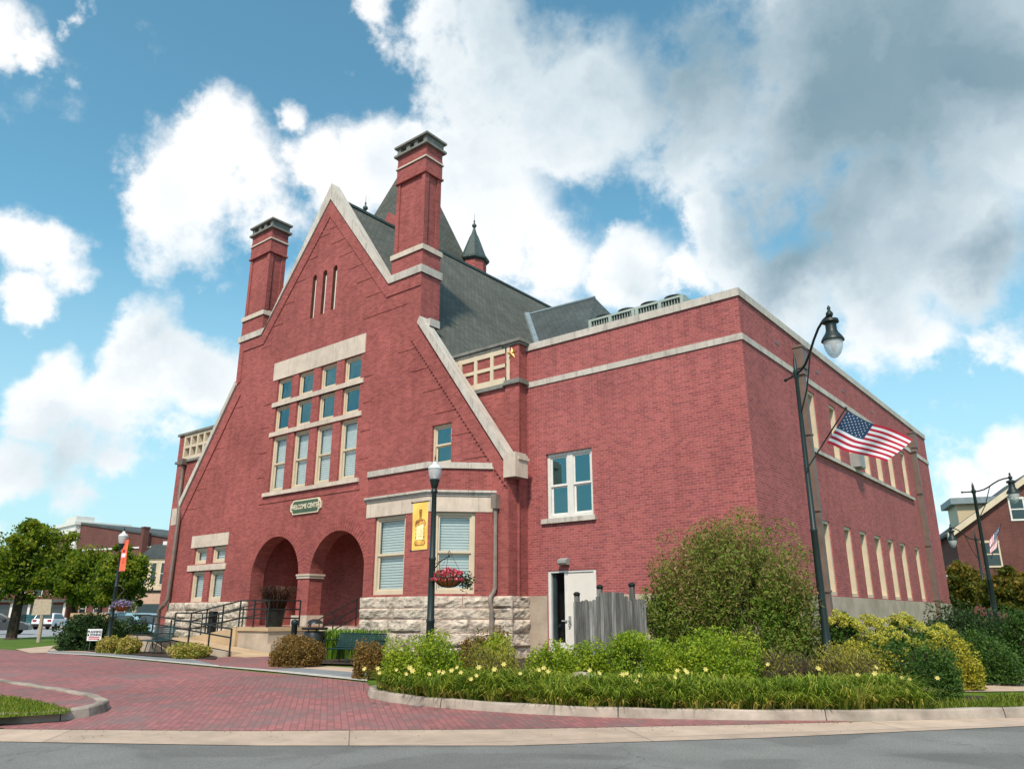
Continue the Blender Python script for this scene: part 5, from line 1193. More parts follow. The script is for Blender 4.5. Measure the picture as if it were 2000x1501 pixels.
# ---------------------------------------------------------------- planting
def gz(px, py, D): x, y, z = gx(px, D); return (x, y, z)
def sh(px0, px1, ptop, D, n, leaf, m, name, label, cat='shrub', depth=None, **k):
    """shrub filling the columns px0..px1 up to row ptop at distance D"""
    x, y, z = gx((px0 + px1) / 2, D); w = (px1 - px0) / 2 * D / 1552 * 1.0
    top = at((px0 + px1) / 2, ptop, D)[2] - z
    k.setdefault('boxy', .42)
    return shrub(name, label, cat, (x, y, z + .03), (w * 1.0, (depth or w * .8), top / 1.02), n, leaf, m, **k)
# the big bush
bb = sh(1256, 1592, 992, 17.3, 90000, .08, 'l_big', 'bush', 'big rounded green and brown bush covering the corner of the wing', 'bush', depth=1.35, seed=21, nl=80, lump=.22, shell=.5, asp=.36, elong=1.25, up=.3, boxy=.6, tip=.35)
G_ = 'spirea shrubs in the planted bed'
sh(745, 912, 1234, 14.7, 26000, .05, 'l_lime', 'spirea_shrub', 'lime green shrub at the foot of the lamp post with the yellow banner', seed=31, group=G_, nl=30, lump=.33)
sh(872, 948, 1246, 15.3, 9000, .05, 'l_brown', 'spirea_shrub', 'low bronze shrub just right of the lamp post shrub', seed=32, group=G_, nl=22)
sh(885, 1012, 1228, 17.0, 7000, .055, 'l_brown', 'spirea_shrub', 'bronze shrub against the stone base under the bay window', seed=33, group=G_, nl=22)
sh(905, 1022, 1256, 14.6, 12000, .045, 'l_purple', 'spirea_shrub', 'spent purple-brown shrub left of the side door', seed=34, group=G_, nl=26, up=.5, elong=1.6, asp=.25, tip=.45)
sh(900, 1005, 1238, 15.2, 11000, .05, 'l_lime', 'spirea_shrub', 'yellow-green shrub behind the spent purple one', seed=35, group=G_)
sh(1028, 1140, 1252, 14.5, 15000, .05, 'l_lime', 'spirea_shrub', 'small lime green shrub in front of the white side door', seed=36, group=G_)
sh(1100, 1195, 1256, 14.9, 11000, .05, 'l_lime', 'spirea_shrub', 'yellow-green shrub in front of the left end of the fence', seed=37, group=G_)
sh(1160, 1335, 1234, 14.6, 24000, .05, 'l_lime', 'spirea_shrub', 'wide lime green shrub in front of the fence', seed=38, group=G_, nl=34, lump=.3)
sh(1290, 1486, 1230, 14.5, 27000, .05, 'l_lime', 'spirea_shrub', 'wide lime green shrub in front of the big bush', seed=39, group=G_, nl=34, lump=.3)
sh(1465, 1590, 1270, 14.6, 9000, .05, 'l_purple', 'spirea_shrub', 'dark twiggy purple shrub right of the wide lime shrub', seed=40, group=G_, up=.6, elong=1.8, asp=.22, tip=.15)
sh(1560, 1720, 1262, 14.4, 10000, .05, 'l_purple', 'spirea_shrub', 'dark shrub with golden tips below the tall street lamp', seed=41, group=G_, up=.6, elong=1.6, asp=.25, tip=.38)
sh(1590, 1745, 1244, 15.0, 6000, .055, 'l_gold', 'spirea_shrub', 'golden-tipped shrub behind the dark shrub', seed=42, group=G_)
sh(1695, 1845, 1240, 14.6, 13000, .055, 'l_green', 'spirea_shrub', 'mid green shrub in front of the yellow hydrangeas', seed=43, group=G_, nl=30)
sh(1825, 1965, 1232, 16.6, 12000, .055, 'l_green', 'spirea_shrub', 'rounded green shrub beside the footpath', seed=44, group=G_, nl=30)
sh(1800, 1890, 1236, 15.6, 6500, .055, 'l_gold', 'golden_shrub', 'golden yellow shrub at the path end of the bed', seed=45, group=G_)
sh(690, 762, 1246, 17.3, 8000, .05, 'l_brown', 'spirea_shrub', 'bronze shrub right of the slatted bench', seed=46, group=G_)
sh(532, 640, 1241, 21.0, 13000, .06, 'l_brown', 'spirea_shrub', 'bronze and olive shrub left of the slatted bench', seed=47, group=G_, nl=30)
# hydrangeas: green base and yellow heads
def hydrangea(px, D, w, ztop, label, seed, nh=22):
    x, y, z = gx(px, D); t = shrub('hydrangea', label, 'hydrangea', (x, y, z), (w, w * .8, ztop - z), 3500, .10, 'l_green', seed=seed, group='hydrangeas along the side wall', nl=18)
    rng = np.random.default_rng(seed); Vs = []; T = []
    for k in range(nh):
        a = rng.uniform(0, 2*math.pi); q = math.sqrt(rng.random()) * w * .95; zz = (ztop - z) * (1.03 - .35 * (q / w) ** 2) + rng.uniform(-.12, .05); r = rng.uniform(.085, .13)
        d = rng.normal(size=(150, 3)); d /= np.linalg.norm(d, axis=1)[:, None]; C = np.array([q*math.cos(a), q*.8*math.sin(a), zz]) + d * r * np.array([1, 1, .8]) * (rng.random(150)[:, None] ** .3)
        Vs.append(quads(150, C, .035, rng, asp=.95)); T.append(np.clip(rng.random(150) * .7 + rng.random() * .3, 0, 1))
    link('flower_heads', leafmesh('flower_heads', np.concatenate(Vs), np.concatenate(T), 'l_hyd'), t, world=False)
hydrangea(1640, 16.9, .62, 1.50, 'hydrangea with yellow-green heads just right of the tall street lamp', 51); hydrangea(1700, 17.4, .65, 1.42, 'second yellow-green hydrangea along the side wall', 52); hydrangea(1765, 17.8, .62, 1.46, 'hydrangea with the highest yellow heads', 53, 26); hydrangea(1820, 17.0, .60, 1.25, 'hydrangea at the path end of the row', 54); hydrangea(1745, 16.2, .5, 1.18, 'low hydrangea in front of the row', 55, 16)
# hedges on the right
sh(1800, 1935, 1183, 24, 12000, .09, 'l_box', 'hedge', 'dark clipped hedge beyond the hydrangeas', 'hedge', seed=61, nl=30, depth=1.5)
sh(1900, 2040, 1187, 23, 12000, .09, 'l_box', 'hedge', 'dark hedge at the right edge beyond the footpath', 'hedge', seed=62, nl=30, depth=1.5)
sh(1955, 2060, 1190, 19.5, 9000, .08, 'l_green', 'shrub', 'tall mid green shrub at the right edge', seed=63, nl=24)
sh(1870, 1945, 1288, 17.2, 2500, .05, 'l_green', 'ground_shrub', 'low spreading shrub at the edge of the footpath', seed=64)
# left side
sh(132, 232, 1203, 31.2, 13000, .11, 'l_box', 'hedge', 'dark green rounded hedge behind the yard sign', 'hedge', seed=71, nl=30, depth=1.1)
sh(205, 300, 1207, 33.2, 12000, .11, 'l_box', 'hedge', 'dark green hedge behind the lamp post with the orange banner', 'hedge', seed=72, nl=30, depth=1.1)
G2 = 'small variegated shrubs along the sidewalk'
sh(196, 243, 1241, 28.6, 5000, .075, 'l_variegated', 'variegated_shrub', 'yellow-green shrub next to the yard sign', seed=73, group=G2, nl=20)
sh(236, 286, 1242, 27.8, 5000, .075, 'l_variegated', 'variegated_shrub', 'yellow-green shrub against the left end of the mesh bench', seed=74, group=G2, nl=20)
sh(338, 420, 1253, 25.1, 9000, .07, 'l_variegated', 'variegated_shrub', 'variegated shrub at the foot of the ramp', seed=75, group=G2, nl=24)
# bright blades behind the bench
def tuft_bed(name, label, cat, pts, hgt_, m, n, seed, w=.012, droop=.6, group=None):
    rng = np.random.default_rng(seed); c = np.mean([p for p in pts], axis=0); Vs = []; T = []
    for (x, y) in pts:
        V, t = blades(n, .20, hgt_, rng, w, droop); V = V + np.array([x - c[0], y - c[1], hgt(x, y) - hgt(c[0], c[1])]); Vs.append(V); T.append(np.clip(t * .85 + rng.random() * .15, 0, 1))
    t_ = thing(name, label, cat, (c[0], c[1], hgt(c[0], c[1]) + .05), 0, group)
    link('foliage', leafmesh('foliage', np.concatenate(Vs), np.concatenate(T), m), t_, world=False); return t_
pts = [tuple(gx(px, d_)[:2]) for px, d_ in [(634, 24.2), (652, 24.0), (668, 24.3), (690, 24.1), (705, 23.9), (722, 23.8), (738, 23.6), (660, 24.6), (685, 24.6), (712, 24.3)]]
tuft_bed('ornamental_grass', 'bright green grassy clump behind the slatted bench', 'grass clump', pts, .82, 'l_grass', 130, 81, .012, .7)
# daylilies: one clump after the other along the kerb
rl_ = random.Random(5); G3 = 'daylily clumps along the curb'
front_line = [(-11.0, 10.05), (-10.3, 9.86), (-9.6, 9.9), (-8.9, 10.1), (-7.9, 10.4), (-6.85, 10.85), (-5.9, 11.4), (-4.9, 12.05), (-4.2, 12.65), (-3.75, 13.15), (-3.3, 13.62), (-3.0, 13.98)]
def along_line(L, step):
    out = []; acc = 0
    for a, b in zip(L[:-1], L[1:]):
        d = math.dist(a, b); 
        while acc < d: t = acc / d; out.append((a[0] + (b[0] - a[0]) * t, a[1] + (b[1] - a[1]) * t, (b[0] - a[0]) / d, (b[1] - a[1]) / d)); acc += step
        acc -= d
    return out
Vs = []; Ts = []; rng = np.random.default_rng(90)
line = along_line(front_line, .27)
for row in range(4):
    for (x, y, dx, dy) in line[(row % 2):]:
        nx, ny = -dy, dx; o = .07 + row * .27
        X, Y = x + nx * o + rl_.uniform(-.1, .1) + dx * .13 * (row % 2), y + ny * o + rl_.uniform(-.1, .1)
        if row > 2 and X < -10.5: continue
        dpx = 1000 + 1552 * (math.cos(YAW) * X + math.sin(YAW) * Y) / DD(X, Y)
        if dpx > 1858 - row * 10 or rl_.random() < .06: continue
        hh = rl_.uniform(.27, .48) * (.85 if row == 0 else 1.0)
        V, t = blades(150, .18, hh, rng, .010, rl_.uniform(.8, 1.7)); V2, t2 = blades(34, .24, .18, rng, .011, 1.6)
        V = np.concatenate([V, V2]); t = np.concatenate([np.clip(t * .6 + rl_.uniform(0, .36), 0, 1), rng.uniform(.8, 1, len(t2))])
        Vs.append(V + np.array([X, Y, hgt(X, Y) + .09])); Ts.append(t)
dl = link('daylily_leaves', leafmesh('daylily_leaves', np.concatenate(Vs), np.concatenate(Ts), 'l_blade')); tag(dl, 'dense band of arching daylily leaves along the curb', 'ground cover', kind='stuff')
# yellow daylily blooms, each one on its own stalk
fm = None
def bloom_mesh():
    V = []; T = []
    for q in range(6):
        a = q * math.pi / 3; w = .018; L = .062
        c, s = math.cos(a), math.sin(a); V.append([(0, 0, -.035), (c * L * .5 - s * w, s * L * .5 + c * w, .005), (c * L, s * L, .012), (c * L * .5 + s * w, s * L * .5 - c * w, .005)]); T.append(.3 + .6 * (q % 2))
    V = np.array(V); tilt = Matrix.Rotation(R(55), 3, 'X'); V = (V.reshape(-1, 3) @ np.array(tilt).T).reshape(-1, 4, 3); return leafmesh('petals', V, np.array(T), 'l_lily')
pm = bloom_mesh(); sm_ = MB(); sm_.tube([(0, 0, -.45), (0, .01, -.2), (0, .02, -.02)], .005, 5); st0 = sm_.build('stalk', 'l_blade', None); sme = st0.data; bpy.data.objects.remove(st0)
bl = [(738,1304),(741,1313),(775,1307),(800,1303),(793,1315),(806,1309),(838,1315),(858,1310),(866,1312),(882,1308),(893,1302),(900,1312),(930,1318),(935,1302),(966,1306),(984,1296),(1016,1314),(1052,1307),(1070,1310),(1107,1331),(1152,1308),(1170,1313),(1216,1316),(1224,1314),(1250,1318),(1243,1330),(1306,1325),(1318,1321),(1338,1308),(1343,1312),(1378,1306),(1500,1296),(1675,1317),(1711,1302),(1709,1314),(1761,1322),(1777,1325),(1831,1323),(1832,1250),(712,1305),(1062,1303),(920,1325),(1323,1308),(1598,1304)]
rank = 0
def ordn(n): return 'first' if n == 1 else '%d%s' % (n, 'th' if 10 < n < 20 else {1: 'st', 2: 'nd', 3: 'rd'}.get(n % 10, 'th'))
for i, (px, py) in enumerate(sorted(bl)):
    if py < 1290: continue
    D_ = 12.75 + .5 * random.random() + (.5 if py < 1308 else 0); P = at(px, py, D_)
    rank += 1
    t = thing('daylily_bloom', 'pale yellow daylily bloom, %s from the left along the bed' % ordn(rank), 'flower', tuple(P), YAW + random.uniform(-.7, .7), 'yellow daylily blooms')
    link('petals', pm, t, world=False); link('stalk', sme, t, world=False); t.scale = (random.uniform(.6, .9),) * 3
# boulder, grass at the end
b = MB(); b.ball((0, 0, 0), .28, 9, .6); 
rn = random.Random(2); b.v = [(x * (1 + rn.uniform(-.1, .1)), y * (1 + rn.uniform(-.1, .1)), z) for x, y, z in b.v]
o = b.build('boulder', 'boulder', None, sm_ is None); p = at(1135, 1318, 14.1); o.location = (p[0], p[1], p[2] - .1); smooth_by(o, 80); tag(o, 'tan boulder half hidden in the daylilies before the side door', 'boulder')
rng = np.random.default_rng(5); n = 5000
def lawn_blades(name, label, poly, n, h_, off=0.0):
    xs = [p[0] for p in poly]; ys = [p[1] for p in poly]; Vs = []; T = []
    def inside(x, y):
        c = False; j = len(poly) - 1
        for i in range(len(poly)):
            if (poly[i][1] > y) != (poly[j][1] > y) and x < (poly[j][0] - poly[i][0]) * (y - poly[i][1]) / (poly[j][1] - poly[i][1]) + poly[i][0]: c = not c
            j = i
        return c
    q = 0
    while q < n:
        x, y = rng.uniform(min(xs), max(xs)), rng.uniform(min(ys), max(ys))
        if not inside(x, y): continue
        a = rng.uniform(0, 6.28); w = .007; hh = h_ * rng.uniform(.5, 1.2); lx, ly = rng.normal() * hh * .4, rng.normal() * hh * .4; z = hgt(x, y) + off
        Vs.append([(x - w*math.cos(a), y - w*math.sin(a), z), (x + w*math.cos(a), y + w*math.sin(a), z), (x + lx + w*.3, y + ly, z + hh), (x + lx - w*.3, y + ly, z + hh)]); T.append(rng.random() * .85); q += 1
    o = link(name, leafmesh(name, np.array(Vs), np.array(T), 'l_blade')); return tag(o, label, 'grass', kind='stuff')
lawn_blades('island_grass', 'short green grass on the curbed island', ISL, 24000, .05, .133)
lawn_blades('roadside_grass', 'thin grass at the path end of the bed', [(-5.2, 12.2), (-3.7, 13.1), (-1.7, 15.3), (0, 17.6), (-.3, 17.9), (-2.4, 15.8), (-4.6, 13.2)], 5000, .12, .03)
lawn_blades('right_lawn', 'short lawn beyond the footpath strip at the right edge', [(-2.6, 16.6), (-1.9, 15.6), (2.5, 21.8), (1.6, 22.0), (-1.0, 18.4)], 12000, .06, .02)

# ---------------------------------------------------------------- fence
fn = thing('board_fence', 'weathered grey board fence with an arched top beside the side door', 'fence', gx(1180, 18.2))
A = Vector(gx(1120, 19.2)); B = Vector(gx(1262, 17.6)); u = (B - A); L_ = u.length; u.normalize(); nrm = Vector((u.y, -u.x, 0))
n = int(L_ / .115); zb = A.z
def ztop(px_):                                       # arched gate between two straight lengths
    return 0
bo_ = MB()
for k in range(n):
    s0, s1 = L_ * k / n + .004, L_ * (k + 1) / n - .004; f = (k + .5) / n
    zt = 1.88 + (0 if f < .30 or f > .80 else .20 * math.sin((f - .30) / .50 * math.pi) ** .7) + random.uniform(-.02, .02); yo = random.uniform(0, .012)
    p0 = A + u * s0 + nrm * yo; p1_ = A + u * s1 + nrm * yo; q0 = p0 - nrm * .022; q1 = p1_ - nrm * .022; m_ = (p0 + p1_) / 2
    for (a, b) in ((p0, p1_), (p1_, q1), (q1, q0), (q0, p0)): bo_.face([(a.x, a.y, zb), (b.x, b.y, zb), (b.x, b.y, zt - .03), (a.x, a.y, zt - .03)])
    bo_.face([(p0.x, p0.y, zt - .03), (p1_.x, p1_.y, zt - .03), (m_.x, m_.y, zt)]); bo_.face([(q0.x, q0.y, zt - .03), (q1.x, q1.y, zt - .03), (m_.x, m_.y, zt)])
part('boards', bo_, 'plank', fn)
r_ = MB(); 
for z in (.7, 1.7): r_.tube([tuple(A + Vector((0, 0, z - A.z)) - nrm * .06), tuple(B + Vector((0, 0, z - B.z)) - nrm * .06)], .04, 4)
part('fence_rail', r_, 'plank', fn)
for f, top in ((0.02, 1.98), (.36, 2.13), (.80, 2.15)):
    p = A + u * L_ * f - nrm * .09; r_ = MB(); r_.box(p.x - .05, p.x + .05, p.y - .05, p.y + .05, zb, top); po = part('post', r_, 'plank', fn)
    r_ = MB(); r_.lathe([(.06, 0), (.085, .03), (.085, .06), (.05, .09), (.03, .10)], (p.x, p.y, top), 10); part('post_cap', r_, 'black_metal', po)

# ---------------------------------------------------------------- trees
def tree(label, px0, px1, ptop, pbot, D, seed, m='l_tree', n=22000, leaf=.22, trunk_px=None, group='street trees on the left', tr=.22, name='leafy_tree', pct=None):
    x, y, z = gx(trunk_px or (px0 + px1) / 2, D); top = at((px0 + px1) / 2, ptop, D)[2]; bot = at((px0 + px1) / 2, pbot, D)[2]; w = (px1 - px0) / 2 * D / 1552
    cx_, cy_, _ = gx((px0 + px1) / 2, D); t = thing(name, label, 'tree', (x, y, z), 0, group)
    rng = np.random.default_rng(seed); nl = 95; rz_ = (top - bot) / 2; zc = (top + bot) / 2 - z
    L = rng.normal(size=(nl, 3)); L /= np.linalg.norm(L, axis=1)[:, None]; L *= (rng.random(nl) ** .45 * .90)[:, None] * (1 - .22 * (np.sin(3 * L[:, 0] + seed) * np.cos(4 * L[:, 2] + seed * 2)))[:, None]
    L[:, 0] *= 1 - .25 * np.maximum(L[:, 2], 0); L[:, 1] *= 1 - .25 * np.maximum(L[:, 2], 0)
    Rr = rng.uniform(.10, .24, nl); k = rng.integers(0, nl, n); d = rng.normal(size=(n, 3)); d /= np.linalg.norm(d, axis=1)[:, None]; d[:, 2] *= .75
    P = L[k] + d * (Rr[k] * rng.random(n) ** .6)[:, None]; P += rng.normal(size=P.shape) * .02
    q_ = int(n * .12); U = rng.normal(size=(q_, 3)); U /= np.linalg.norm(U, axis=1)[:, None]; P[:q_] = U * (rng.random(q_) ** .4 * .95)[:, None] * np.array([1, 1, .95])
    C = P * np.array([w, w, rz_]) + np.array([cx_ - x, cy_ - y, zc]); tt = rng.random(n) * .5 + (rng.random(nl)[k]) * .3 + .2 * (P[:, 2] > .2) * rng.random(n)
    link('crown', leafmesh('crown', quads(n, C, leaf * .9, rng, asp=.6), tt, m), t, world=False)
    b = MB(); hh = zc - rz_ * .2; b.tube([(0, 0, -.1), (0, 0, .1), (.02, .02, hh * .5), (0, .03, hh), (.05, 0, zc + rz_ * .5)], [tr * 1.5, tr, tr * .85, tr * .6, tr * .15], 9)
    rn = random.Random(seed)
    for q in range(14):
        a = rn.uniform(0, 6.28); z1 = rn.uniform(hh * .7, zc + rz_ * .2); l = rn.uniform(.45, .8) * w; b.tube([(0, .02, z1), ((cx_ - x) * .5 + l * .5 * math.cos(a), (cy_ - y) * .5 + l * .5 * math.sin(a), z1 + l * .35), (cx_ - x + l * math.cos(a), cy_ - y + l * math.sin(a), z1 + l * .75)], [tr * .4, tr * .22, tr * .06], 6)
    b.build('trunk', 'bark', t, world=False); return t
tree('broad green and yellow maple with a thick trunk at the left edge', -50, 128, 1010, 1192, 46, 101, trunk_px=30, tr=.30, n=26000, leaf=.24)
tree('smaller maple between the beige marker and the orange banner', 100, 222, 1052, 1200, 44, 102, trunk_px=138, tr=.12, n=18000)
tree('maple whose crown reaches the left lamp post', 165, 292, 1066, 1196, 41, 103, trunk_px=192, tr=.14, n=18000)
tree('turning olive tree right of the wing', 1850, 1935, 1088, 1200, 52, 104, 'l_autumn', 15000, .22, group='trees beyond the hedges on the right')
tree('rusty brown tree in front of the brick house', 1915, 2040, 1112, 1205, 42, 105, 'l_autumn', 16000, .2, group='trees beyond the hedges on the right')
tree('dark tree at the far right edge', 1985, 2110, 1105, 1210, 36, 106, 'l_autumn', 9000, .2, group='trees beyond the hedges on the right')
tree('distant dark tree behind the long brick roof', 185, 215, 1030, 1060, 150, 107, 'l_box', 3000, .5, group='distant trees behind the left buildings')
tree('distant bushy tree beside the far chimney', 232, 268, 1036, 1060, 150, 108, 'l_box', 3000, .5, group='distant trees behind the left buildings')

# ---------------------------------------------------------------- signs on the left
p = gr(75, 1253); mk = thing('historical_marker', 'beige cast marker plate on a grey post, seen from behind on the lawn', 'sign', tuple(p)); Dm = DD(p[0], p[1])
b = MB(); b.tube([tuple(p), tuple(at(83, 1198, Dm))], .10, 8); part('post', b, 'concrete', mk)
c4 = [at(70, 1169, Dm), at(103, 1169, Dm), at(100, 1199, Dm), at(63, 1200, Dm)]; b = MB(); off = np.array([math.sin(YAW), -math.cos(YAW), 0]) * .08
f = [tuple(q + off) for q in c4]; k_ = [tuple(q - off) for q in c4]; b.face(f); b.face(k_[::-1])
for i in range(4): b.face([f[i], f[(i+1) % 4], k_[(i+1) % 4], k_[i]])
part('plate', b, 'marker', mk)
p = gr(182, 1271); ys = thing('yard_sign', 'white yard sign for planning and zoning in front of the dark hedge', 'sign', tuple(p)); Dy = DD(p[0], p[1]) 
c4 = [at(172, 1227, Dy), at(200, 1227, Dy), at(197, 1250, Dy), at(169, 1250, Dy)]
def SY(u, v, o=0): q = (c4[0]*(1-u) + c4[1]*u)*(1-v) + (c4[3]*(1-u) + c4[2]*u)*v; return tuple(q + np.array([math.sin(YAW), -math.cos(YAW), 0]) * o)
b = MB()
for o_ in (0, -.01): b.face([SY(0, 0, o_), SY(1, 0, o_), SY(1, 1, o_), SY(0, 1, o_)])
part('board', b, 'sign_white', ys)
def onsign(cu, cv, hh): return lambda x, y, z: SY(cu + x / .55, cv - z / .45, .008 + y)
for txt, v, sz, m in (('PLANNING', .24, .125, 'black_print'), ('& ZONING', .50, .125, 'black_print'), ('PUBLIC MEETING', .70, .05, 'red_print')):
    if m == 'black_print': text_mesh('lettering', txt, sz, m, ys, onsign(.5, v, 0), world=True, extrude=.001, font_w=.86, bold=.003)
for v in (.70, .84):
    b = MB(); b.face([SY(.12, v - .04, .006), SY(.88, v - .04, .006), SY(.88, v + .04, .006), SY(.12, v + .04, .006)]); part('print_line', b, 'red_print', ys)
b = MB()
for u_ in (.25, .75): q = SY(u_, 1); b.tube([q, (q[0], q[1], p[2])], .006, 5)
part('stake', b, 'plastic_grey', ys)
# routed wooden sign boards beyond the hedge
q0 = gx(140, 38); ws = thing('wooden_sign', 'tan framed wooden sign with brown name boards beyond the hedge', 'sign', q0)
def fc(px, py, D=38): return Vector(at(px, py, D))
b = MB()
def bar(mb, x0, y0, x1, y1, D, th, o=0):
    a, c = at(x0, y0, D), at(x1, y0, D); z1, z0_ = at(x0, y0, D)[2], at(x0, y1, D)[2]; n_ = np.array([math.sin(YAW), -math.cos(YAW), 0])
    pts = []
    for s_ in (o, o - th):
        for (P, z) in ((a, z0_), (c, z0_), (c, z1), (a, z1)): pts.append((P[0] + n_[0]*s_, P[1] + n_[1]*s_, z))
    i = [mb.pt(p_) for p_ in pts]
    for q in ((0,1,2,3), (7,6,5,4), (0,4,5,1), (1,5,6,2), (2,6,7,3), (3,7,4,0)): mb.f.append([i[k] for k in q]); mb.mi.append(mb.cm)
bar(b, 138, 1196, 144, 1250, 38, .2); bar(b, 207, 1200, 213, 1250, 38, .2)
for y0 in (1196, 1206.5, 1216.5, 1227): bar(b, 144, y0, 207, y0 + 2.5, 38, .12)
part('frame', b, 'sign_wood', ws)
for i_, y0 in enumerate((1198.7, 1209.2, 1219.2)):
    b = MB(); bar(b, 144.5, y0, 206.5, y0 + 7, 38, .06, -.02); bo2 = part('board', b, 'board', ws)
# letters on the top board
def onb(x, y, z):
    P = at(175, 1202, 38); n_ = np.array([math.sin(YAW), -math.cos(YAW), 0]); t_ = RT; q = P + t_ * x + n_ * (.0 + y) + np.array([0, 0, z]); return tuple(q)
text_mesh('lettering', 'HOLLIDAYSBURG', .17, 'sign_wood', ws, onb, world=True, extrude=.002)

# ---------------------------------------------------------------- cars
def car(label, loc, rz, paint, L=4.5, Wd=1.8, Hh=1.55, group=None, name='parked_car', suv=True, plate=False):
    t = thing(name, label, 'car', loc, rz, group)       # nose towards +X
    h2 = Wd / 2; g = .22
    low = [(-L/2, .42), (-L/2 + .06, .95), (-L/2 + .25, 1.02), (L/2 - 1.3, .98), (L/2 - .35, .82), (L/2, .62), (L/2 - .02, .32), (-L/2 + .1, .30)] if suv else [(-L/2, .45), (-L/2 + .1, .88), (L/2 - 1.2, .90), (L/2 - .3, .72), (L/2, .52), (L/2 - .05, .30), (-L/2 + .1, .28)]
    b = MB(); b.prism(low, -h2, h2)
    roofz = Hh; cab = [(-L/2 + .22, 1.0), (-L/2 + .50, roofz - .06), (-L/2 + .9, roofz), (L/2 - 2.1, roofz - .02), (L/2 - 1.25, .97)] if suv else [(-L/2 + .5, .9), (-L/2 + 1.2, roofz - .03), (-L/2 + 1.7, roofz), (L/2 - 2.0, roofz - .05), (L/2 - 1.1, .9)]
    i0 = len(b.v); b.prism(cab, -h2 + .04, h2 - .04)
    b.v = [(x, y * (1 - .16 * max(0, (z - 1.0) / (roofz - 1.0))), z) for x, y, z in b.v]
    o = b.build('body', paint, t, world=False); bv = o.modifiers.new('b', 'BEVEL'); bv.width = .05; bv.segments = 2; smooth_by(o, 40)
    # glass house, slightly proud
    b = MB(); ins = .07
    f = lambda z: (h2 - .04) * (1 - .16 * max(0, (z - 1.0) / (roofz - 1.0))) + .006
    zt, zb_ = roofz - .14, 1.03 if suv else .94
    for s_ in (-1, 1):
        b.face([(cab[0][0] + .18, s_ * f(zb_), zb_), (cab[-1][0] - .2, s_ * f(zb_), zb_), (cab[3][0] - .08, s_ * f(zt), zt), (cab[1][0] + .14, s_ * f(zt), zt)])
    def lerp(a, c, k): return (a[0] + (c[0] - a[0]) * k, a[1] + (c[1] - a[1]) * k)
    for (p, q, dx) in ((cab[0], cab[1], -.012), (cab[4], cab[3], .012)):
        lo_, hi_ = lerp(p, q, .12), lerp(p, q, .88); b.face([(lo_[0] + dx, -f(lo_[1]) + .12, lo_[1]), (lo_[0] + dx, f(lo_[1]) - .12, lo_[1]), (hi_[0] + dx, f(hi_[1]) - .14, hi_[1]), (hi_[0] + dx, -f(hi_[1]) + .14, hi_[1])])
    b.build('window', 'car_glass', t, world=False)
    for sx in (-L/2 + .85, L/2 - .9):
        for s_ in (-1, 1):
            b = MB(); b.tf = lambda x, y, z: (sx + x, s_ * (h2 - .10) + z, .33 + y); b.lathe([(.20, -.11), (.32, -.11), (.33, -.08), (.33, .08), (.32, .11), (.20, .11)], (0, 0, 0), 18); w_o = b.build('wheel', 'tyre', t, world=False)
            b = MB(); b.tf = lambda x, y, z: (sx + x, s_ * (h2 - .10) + z, .33 + y); b.lathe([(.20, -.10), (.20, .10)], (0, 0, 0), 14); b.build('rim', 'rim', w_o, world=False)
    for s_ in (-1, 1):
        b = MB(); b.box(-L/2 - .015, -L/2 + .16, s_ * (h2 - .30) - .16, s_ * (h2 - .30) + .28 * (1 if s_ > 0 else 1) - .1, .80, .97); b.build('tail_light', 'red_lens', t, world=False)
        b = MB(); b.box(L/2 - .4, L/2 - .18, s_ * (h2 - .25) - .15, s_ * (h2 - .25) + .15, .62, .78); b.build('headlight', 'globe_top', t, world=False)
        b = MB(); b.box(.55, .75, s_ * (h2 + .02) - .08, s_ * (h2 + .02) + .08, 1.0, 1.14); b.build('mirror', paint, t, world=False)
    b = MB(); b.box(-L/2 - .03, -L/2 + .2, -h2 + .03, h2 - .03, .30, .56); b.build('rear_bumper', 'tyre', t, world=False)
    b = MB(); b.box(-L/2 - .012, -L/2 + .05, -.26, .26, .68, .80); b.build('number_plate', 'sign_white', t, world=False)
    return t
M['car_glass'] = simple('car glass', (.02, .035, .04), .08, spec=.8)
p = gx(103, 82); ang = math.atan2(math.cos(YAW), -math.sin(YAW))
car('white compact car seen from behind on the far street', p, ang + .10, 'car_white', Hh=1.6, L=4.3, Wd=2.0)
p = gx(-6, 58); car('dark car cut off by the left edge of the photo', p, ang - 1.2, 'car_dark', Hh=1.5)
p = gx(278, 41); car('pale blue car parked behind the ramp railing', (p[0], p[1], p[2]), R(8), 'car_blue', L=4.7, Hh=1.45, suv=False)
p = gx(232, 47); car('pale blue car half hidden by the left lamp post', p, ang, 'car_blue', Hh=1.5)
for px, D_, m, lab in ((45, 92, 'green_metal', 'dark green bin on the far sidewalk'), (65, 92, 'teal', 'teal collection box beside the dark bin'), (55, 94, 'black_metal', 'black bin between the two boxes')):
    p = gx(px, D_); b = MB(); b.box(-.55, .55, -.4, .4, 0, 1.25); b.prism([(-.6, 1.25), (.6, 1.25), (.45, 1.5), (-.45, 1.5)], -.45, .45); b.box(-.3, .3, -.43, -.4, .95, 1.1); o = b.build('street_bin', m, None, world=False); o.location = p; o.rotation_euler = (0, 0, YAW); tag(o, lab, 'bin')
